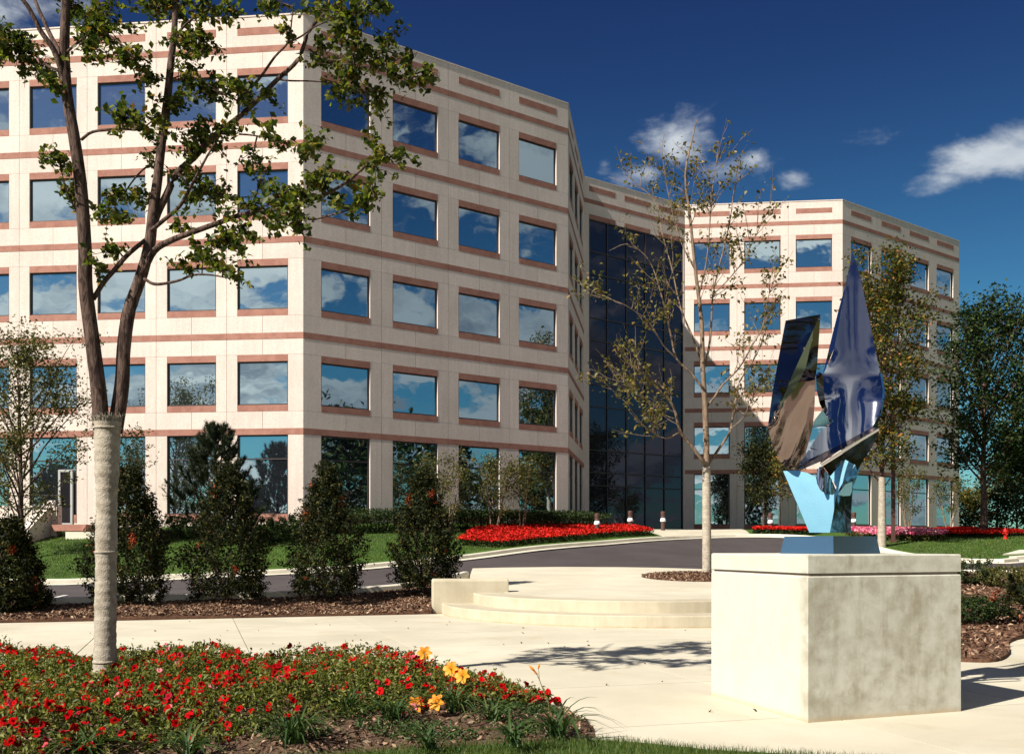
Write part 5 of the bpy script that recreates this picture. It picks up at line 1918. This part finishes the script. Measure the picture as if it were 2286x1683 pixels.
rr = random.Random(77)
CL = [  # pixel of the foot, leaves, leaf length, blossoms (pixel, depth), label
    ((1240, 1622), 26, 0.44, [], 'daylily tuft at the right tip of the bed with one tall bent bud stalk'),
    ((655, 1640), 34, 0.42, [], 'large daylily tuft of dark arching leaves at the front left of the bare soil'),
    ((880, 1606), 26, 0.36, [((976, 1569), 8.72), ((927, 1574), 8.9)], 'daylily tuft with two low orange flowers at the front of the bed'),
    ((1010, 1592), 22, 0.34, [((1034, 1510), 9.3), ((1008, 1494), 9.45)], 'daylily with a pair of orange flowers standing among the red petunias'),
    ((940, 1556), 16, 0.32, [((948, 1459), 10.4)], 'daylily whose single orange flower stands highest above the bed'),
    ((1105, 1602), 20, 0.30, [], 'small daylily tuft between the soil and the paving'),
    ((1150, 1652), 24, 0.30, [], 'daylily tuft nearest the grass at the bottom'),
    ((770, 1600), 22, 0.34, [], 'daylily tuft close below the petunias left of the orange flowers'),
    ((190, 1672), 28, 0.38, [], 'daylily tuft at the bottom left below the trunk'),
    ((420, 1668), 26, 0.36, [], 'daylily tuft at the bottom between the trunk and the large tuft'),
    ((960, 1655), 22, 0.28, [], 'sparse daylily tuft on bare soil at the bottom centre'),
]
for (u, v), nl, L, fl, lab in CL:
    Y = (EYE - 0.12) * FPX / (v - HZ)
    x = (u - CX) / FPX * Y
    z = float(TB(np.array([x]), np.array([Y]))[0])
    ro = empty('daylily', (x, Y, z), lab, 'flower', 'daylilies along the front of the bed')
    mb = MB()
    for k in range(int(nl * 1.5)):
        a = rr.uniform(0, 2 * math.pi)
        p = Vector((x + rr.gauss(0, 0.035), Y + rr.gauss(0, 0.035), z))
        strap(mb, p, a, L * 1.5 * rr.uniform(0.6, 1.15), rr.uniform(0.007, 0.013), rr.uniform(0.5, 1.1), rr)
    mb.build('leaves', M['lily_leaf'], ro, smooth=True)
    for (fu, fv), fy in fl:
        h = at(fu, fv, fy)
        st = MB(); st.tube([Vector((x, Y, z)), Vector((x, Y, z)).lerp(h, 0.6) + Vector((0, 0, 0.05)), h], [0.005, 0.004, 0.003], 5); st.build('stalk', M['stalk'], ro, smooth=True)
        lily_flower('flower', h, (-0.2 + rr.uniform(-.3, .3), -0.9, 0.45), ro, 0.074)
    if u == 1240:
        h = at(1204, 1516, Y)
        st = MB()
        st.tube([Vector((x - 0.02, Y, z)), at(1224, 1570, Y), h, at(1196, 1500, Y)], [0.005, 0.004, 0.0035, 0.003], 5)
        st.tube([h, at(1202, 1490, Y)], [0.003, 0.002], 5)
        st.build('stalk', M['stalk'], ro, smooth=True)
        b = MB()
        for a_, b_, m_ in (((1196, 1500), (1180, 1484), 0.011), ((1202, 1492), (1204, 1480), 0.009), ((1200, 1505), (1190, 1496), 0.008)):
            p0_, p1_ = at(*a_, Y), at(*b_, Y)
            b.tube([p0_, p0_.lerp(p1_, 0.5), p1_], [0.004, m_, 0.003], 7)
        b.build('buds', M['lily_petal'], ro, smooth=True)

# weedy growth on the bare soil
q = scatter([(-2.6, 7.6), (-2.0, 8.8), (-0.4, 9.5), (0.2, 9.7), (0.6, 9.0), (0.6, 8.4), (-0.4, 8.1)], 5200, nr)
C = np.concatenate([q, (TB(q[:, 0], q[:, 1]) + np.abs(nr.normal(size=len(q))) * 0.035)[:, None]], 1)
keep = (np.sin(q[:, 0] * 5.1 + 2 * np.sin(q[:, 1] * 3)) + np.sin(q[:, 1] * 6.3)) > 0.2
V, F = leaves(C[keep], 0.05, 0.2, 0.35, r=nr)
mesh_np('ground_cover', V, F, M['lily_leaf'], None, kind='stuff')

# ---- flower beds before the building
def bedding(name, label, poly, n, mat, green, h, seed, size=0.10):
    r_ = np.random.default_rng(seed)
    root = empty(name, (np.mean([p[0] for p in poly]), np.mean([p[1] for p in poly]), 2), label, 'flower bed')
    q = scatter(poly, n, r_)
    z = T(q[:, 0], q[:, 1]) + 0.13
    C = np.stack([q[:, 0], q[:, 1], z + h * (0.75 + 0.35 * r_.random(n))], -1)
    V, F = leaves(C, size, 0.35, 0.8, r=r_); mesh_np('blossoms', V, F, mat, root, kind='stuff')
    q = scatter(poly, n, r_)
    C = np.stack([q[:, 0], q[:, 1], T(q[:, 0], q[:, 1]) + 0.13 + h * r_.random(n) * 0.8], -1)
    V, F = leaves(C, size, 0.2, 0.6, r=r_); mesh_np('foliage', V, F, green, root, kind='stuff')


M['bed_red'] = leafy('scarlet bedding', [(0, (0.34, 0.010, 0.010)), (0.6, (0.58, 0.022, 0.018)), (1, (0.66, 0.05, 0.03))], 0.2, 0.8, 0.0)
M['bed_pink'] = leafy('pink bedding', [(0, (0.42, 0.02, 0.10)), (0.4, (0.62, 0.10, 0.22)), (0.75, (0.72, 0.25, 0.36)), (1, (0.80, 0.55, 0.58))], 0.3)
bedding('scarlet_bed', 'long bed of scarlet flowers before the hedge and clump trees', [(-2.3, 41.6), (-0.4, 41.9), (1.4, 43.9), (4.4, 47.3), (7.0, 49.5), (6.2, 51.5), (3.6, 49.2), (1.0, 47.6), (-1.6, 44.6)], 9000, M['bed_red'], M['leaf_dark'], 0.30, 31)
bedding('scarlet_bed', 'short bed of scarlet flowers by the single bollard left of the sculpture', [(12.4, 52.3), (15.0, 51.3), (16.0, 52.4), (13.0, 53.4)], 4200, M['bed_red'], M['leaf_dark'], 0.30, 32)
bedding('pink_bed', 'bed of pink and white flowers behind the lamp post on the right', [(17.0, 49.2), (19.2, 48.6), (20.9, 49.0), (21.6, 50.2), (20.2, 51.6), (17.0, 52.0)], 6500, M['bed_pink'], M['leaf_small'], 0.36, 33, 0.13)
bedding('scarlet_bed', 'flat bed of scarlet flowers around the big dark tree on the right', [(21.6, 50.4), (23.0, 50.2), (26.0, 51.0), (26.4, 53), (24.0, 54.2), (21.8, 53.2)], 6500, M['bed_red'], M['leaf_dark'], 0.22, 34)

# ================================================================== street furniture
M['brown_metal'] = material('brown metal', 0.5, 0.4)[0]
M['brown_metal'].node_tree.nodes['Principled BSDF'].inputs['Base Color'].default_value = (0.085, 0.040, 0.034, 1)
M['lens'] = material('white lens', 0.25, 0.5)[0]
M['lens'].node_tree.nodes['Principled BSDF'].inputs['Base Color'].default_value = (0.80, 0.82, 0.84, 1)
M['hydrant'] = material('red hydrant paint', 0.45, 0.4)[0]
M['hydrant'].node_tree.nodes['Principled BSDF'].inputs['Base Color'].default_value = (0.62, 0.02, 0.015, 1)


def bollard(x, y, label):
    z = T(x, y) + 0.1
    r_ = empty('bollard_light', (x, y, z), label, 'bollard', 'bollard lights by the entrance drive')
    mb = MB(); mb.lathe([(0.15, -0.05), (0.15, 0.02), (0.11, 0.04), (0.11, 0.46), (0.125, 0.48)], (x, y, z), 16); mb.build('post', M['brown_metal'], r_, smooth=False)
    mb = MB(); mb.lathe([(0.10, 0.48), (0.145, 0.50), (0.15, 0.58), (0.11, 0.68), (0.06, 0.70)], (x, y, z), 16); mb.build('lens', M['lens'], r_, smooth=True)
    mb = MB(); mb.lathe([(0.06, 0.70), (0.12, 0.72), (0.13, 0.76), (0.10, 0.80), (0.12, 0.86), (0.125, 1.00), (0.09, 1.04)], (x, y, z), 16); mb.build('cap', M['brown_metal'], r_)


for u, Y, lab in ((1333, 48.0, 'bollard light at the right end of the hedge, leftmost of the bollards'), (1407, 51.0, 'bollard light in the middle of the dark glass front'), (1480, 53.4, 'bollard light whose white lens shows against the dark glass, nearest the apron'), (1720, 53.0, 'bollard light in red flowers left of the sculpture'), (1906, 54.5, 'bollard light half hidden behind the sculpture stem')):
    bollard((u - CX) / FPX * Y, Y, lab)

Y = 48.2; x = (1994 - CX) / FPX * Y; z = T(x, Y)
lp = empty('lamp_post', (x, Y, z), 'slim brown lamp post among the pink flowers', 'lamp post')
mb = MB(); mb.box((x, Y, z + 3.3), (0.15, 0.15, 6.6)); mb.build('pole', M['brown_metal'], lp)
mb = MB(); mb.box((x, Y, z + 0.12), (0.26, 0.26, 0.24)); mb.build('base', M['brown_metal'], lp)
mb = MB(); mb.box((x + 0.45, Y, z + 6.55), (0.8, 0.10, 0.10)); mb.build('arm', M['brown_metal'], lp)
hd_ = MB(); hd_.box((x + 0.95, Y, z + 6.55), (0.6, 0.45, 0.2)); h_ = hd_.build('lamp_head', M['brown_metal'], lp)
hd_ = MB(); hd_.box((x + 0.95, Y, z + 6.44), (0.5, 0.36, 0.02)); hd_.build('lamp_lens', M['lens'], h_)

Y = 49.5; x = (2244 - CX) / FPX * Y; z = T(x, Y) + 0.1
hy = empty('fire_hydrant', (x, Y, z), 'red fire hydrant on the lawn near the right edge', 'hydrant')
mb = MB(); mb.lathe([(0.12, 0), (0.12, 0.035), (0.08, 0.05), (0.08, 0.35), (0.105, 0.365), (0.105, 0.39), (0.085, 0.42)], (x, Y, z), 14); mb.build('barrel', M['hydrant'], hy, smooth=False)
mb = MB(); mb.lathe([(0.085, 0.42), (0.078, 0.47), (0.05, 0.51), (0.02, 0.525), (0.02, 0.56), (0.014, 0.57)], (x, Y, z), 14); mb.build('bonnet', M['hydrant'], hy, smooth=True)
for s in (-1, 1):
    mb = MB(); mb.tube([(x + s * 0.065, Y, z + 0.295), (x + s * 0.135, Y, z + 0.295)], [0.04, 0.04], 10); mb.build('outlet_cap', M['hydrant'], hy)
mb = MB(); mb.tube([(x, Y - 0.065, z + 0.25), (x, Y - 0.15, z + 0.25)], [0.05, 0.05], 10); mb.build('pumper_outlet', M['hydrant'], hy)

# a few dry leaves blown over the paving
nr2 = np.random.default_rng(3)
q = np.stack([nr2.uniform(-8, 6, 60), nr2.uniform(9, 22, 60)], -1)
q = q[~inside(q[:, 0], q[:, 1], bed_front)]
C = np.concatenate([q, np.full((len(q), 1), 0.008)], 1)
V, F = leaves(C, 0.055, 0.75, 0.55, r=nr2)
mesh_np('fallen_leaves', V, F, CHIP, None, kind='stuff')
import OpenImageIO as oiio, sys
b=oiio.ImageBuf('/workdir/render_main.png')
import numpy as np
a=b.get_pixels(oiio.FLOAT)
def m(x,y,r=3): return (a[y-r:y+r+1,x-r:x+r+1,:3].mean((0,1))*255).astype(int)
for n,x,y in (('A lit',306//1-12,300),('B',312,300),('B2',550,180),('F',945,300),('E shade',690,380),('E lit',830,330),('sky top',800,20),('sky mid',700,60),('sky right',1010,250),('plaza',650,660),('pedL',740,640),('pedR',880,640),('asph',640,552),('shadow',985,690),('lawn',200,555),('band B',450,355),('band A',200,340)):
    print(n,m(x,y,2))
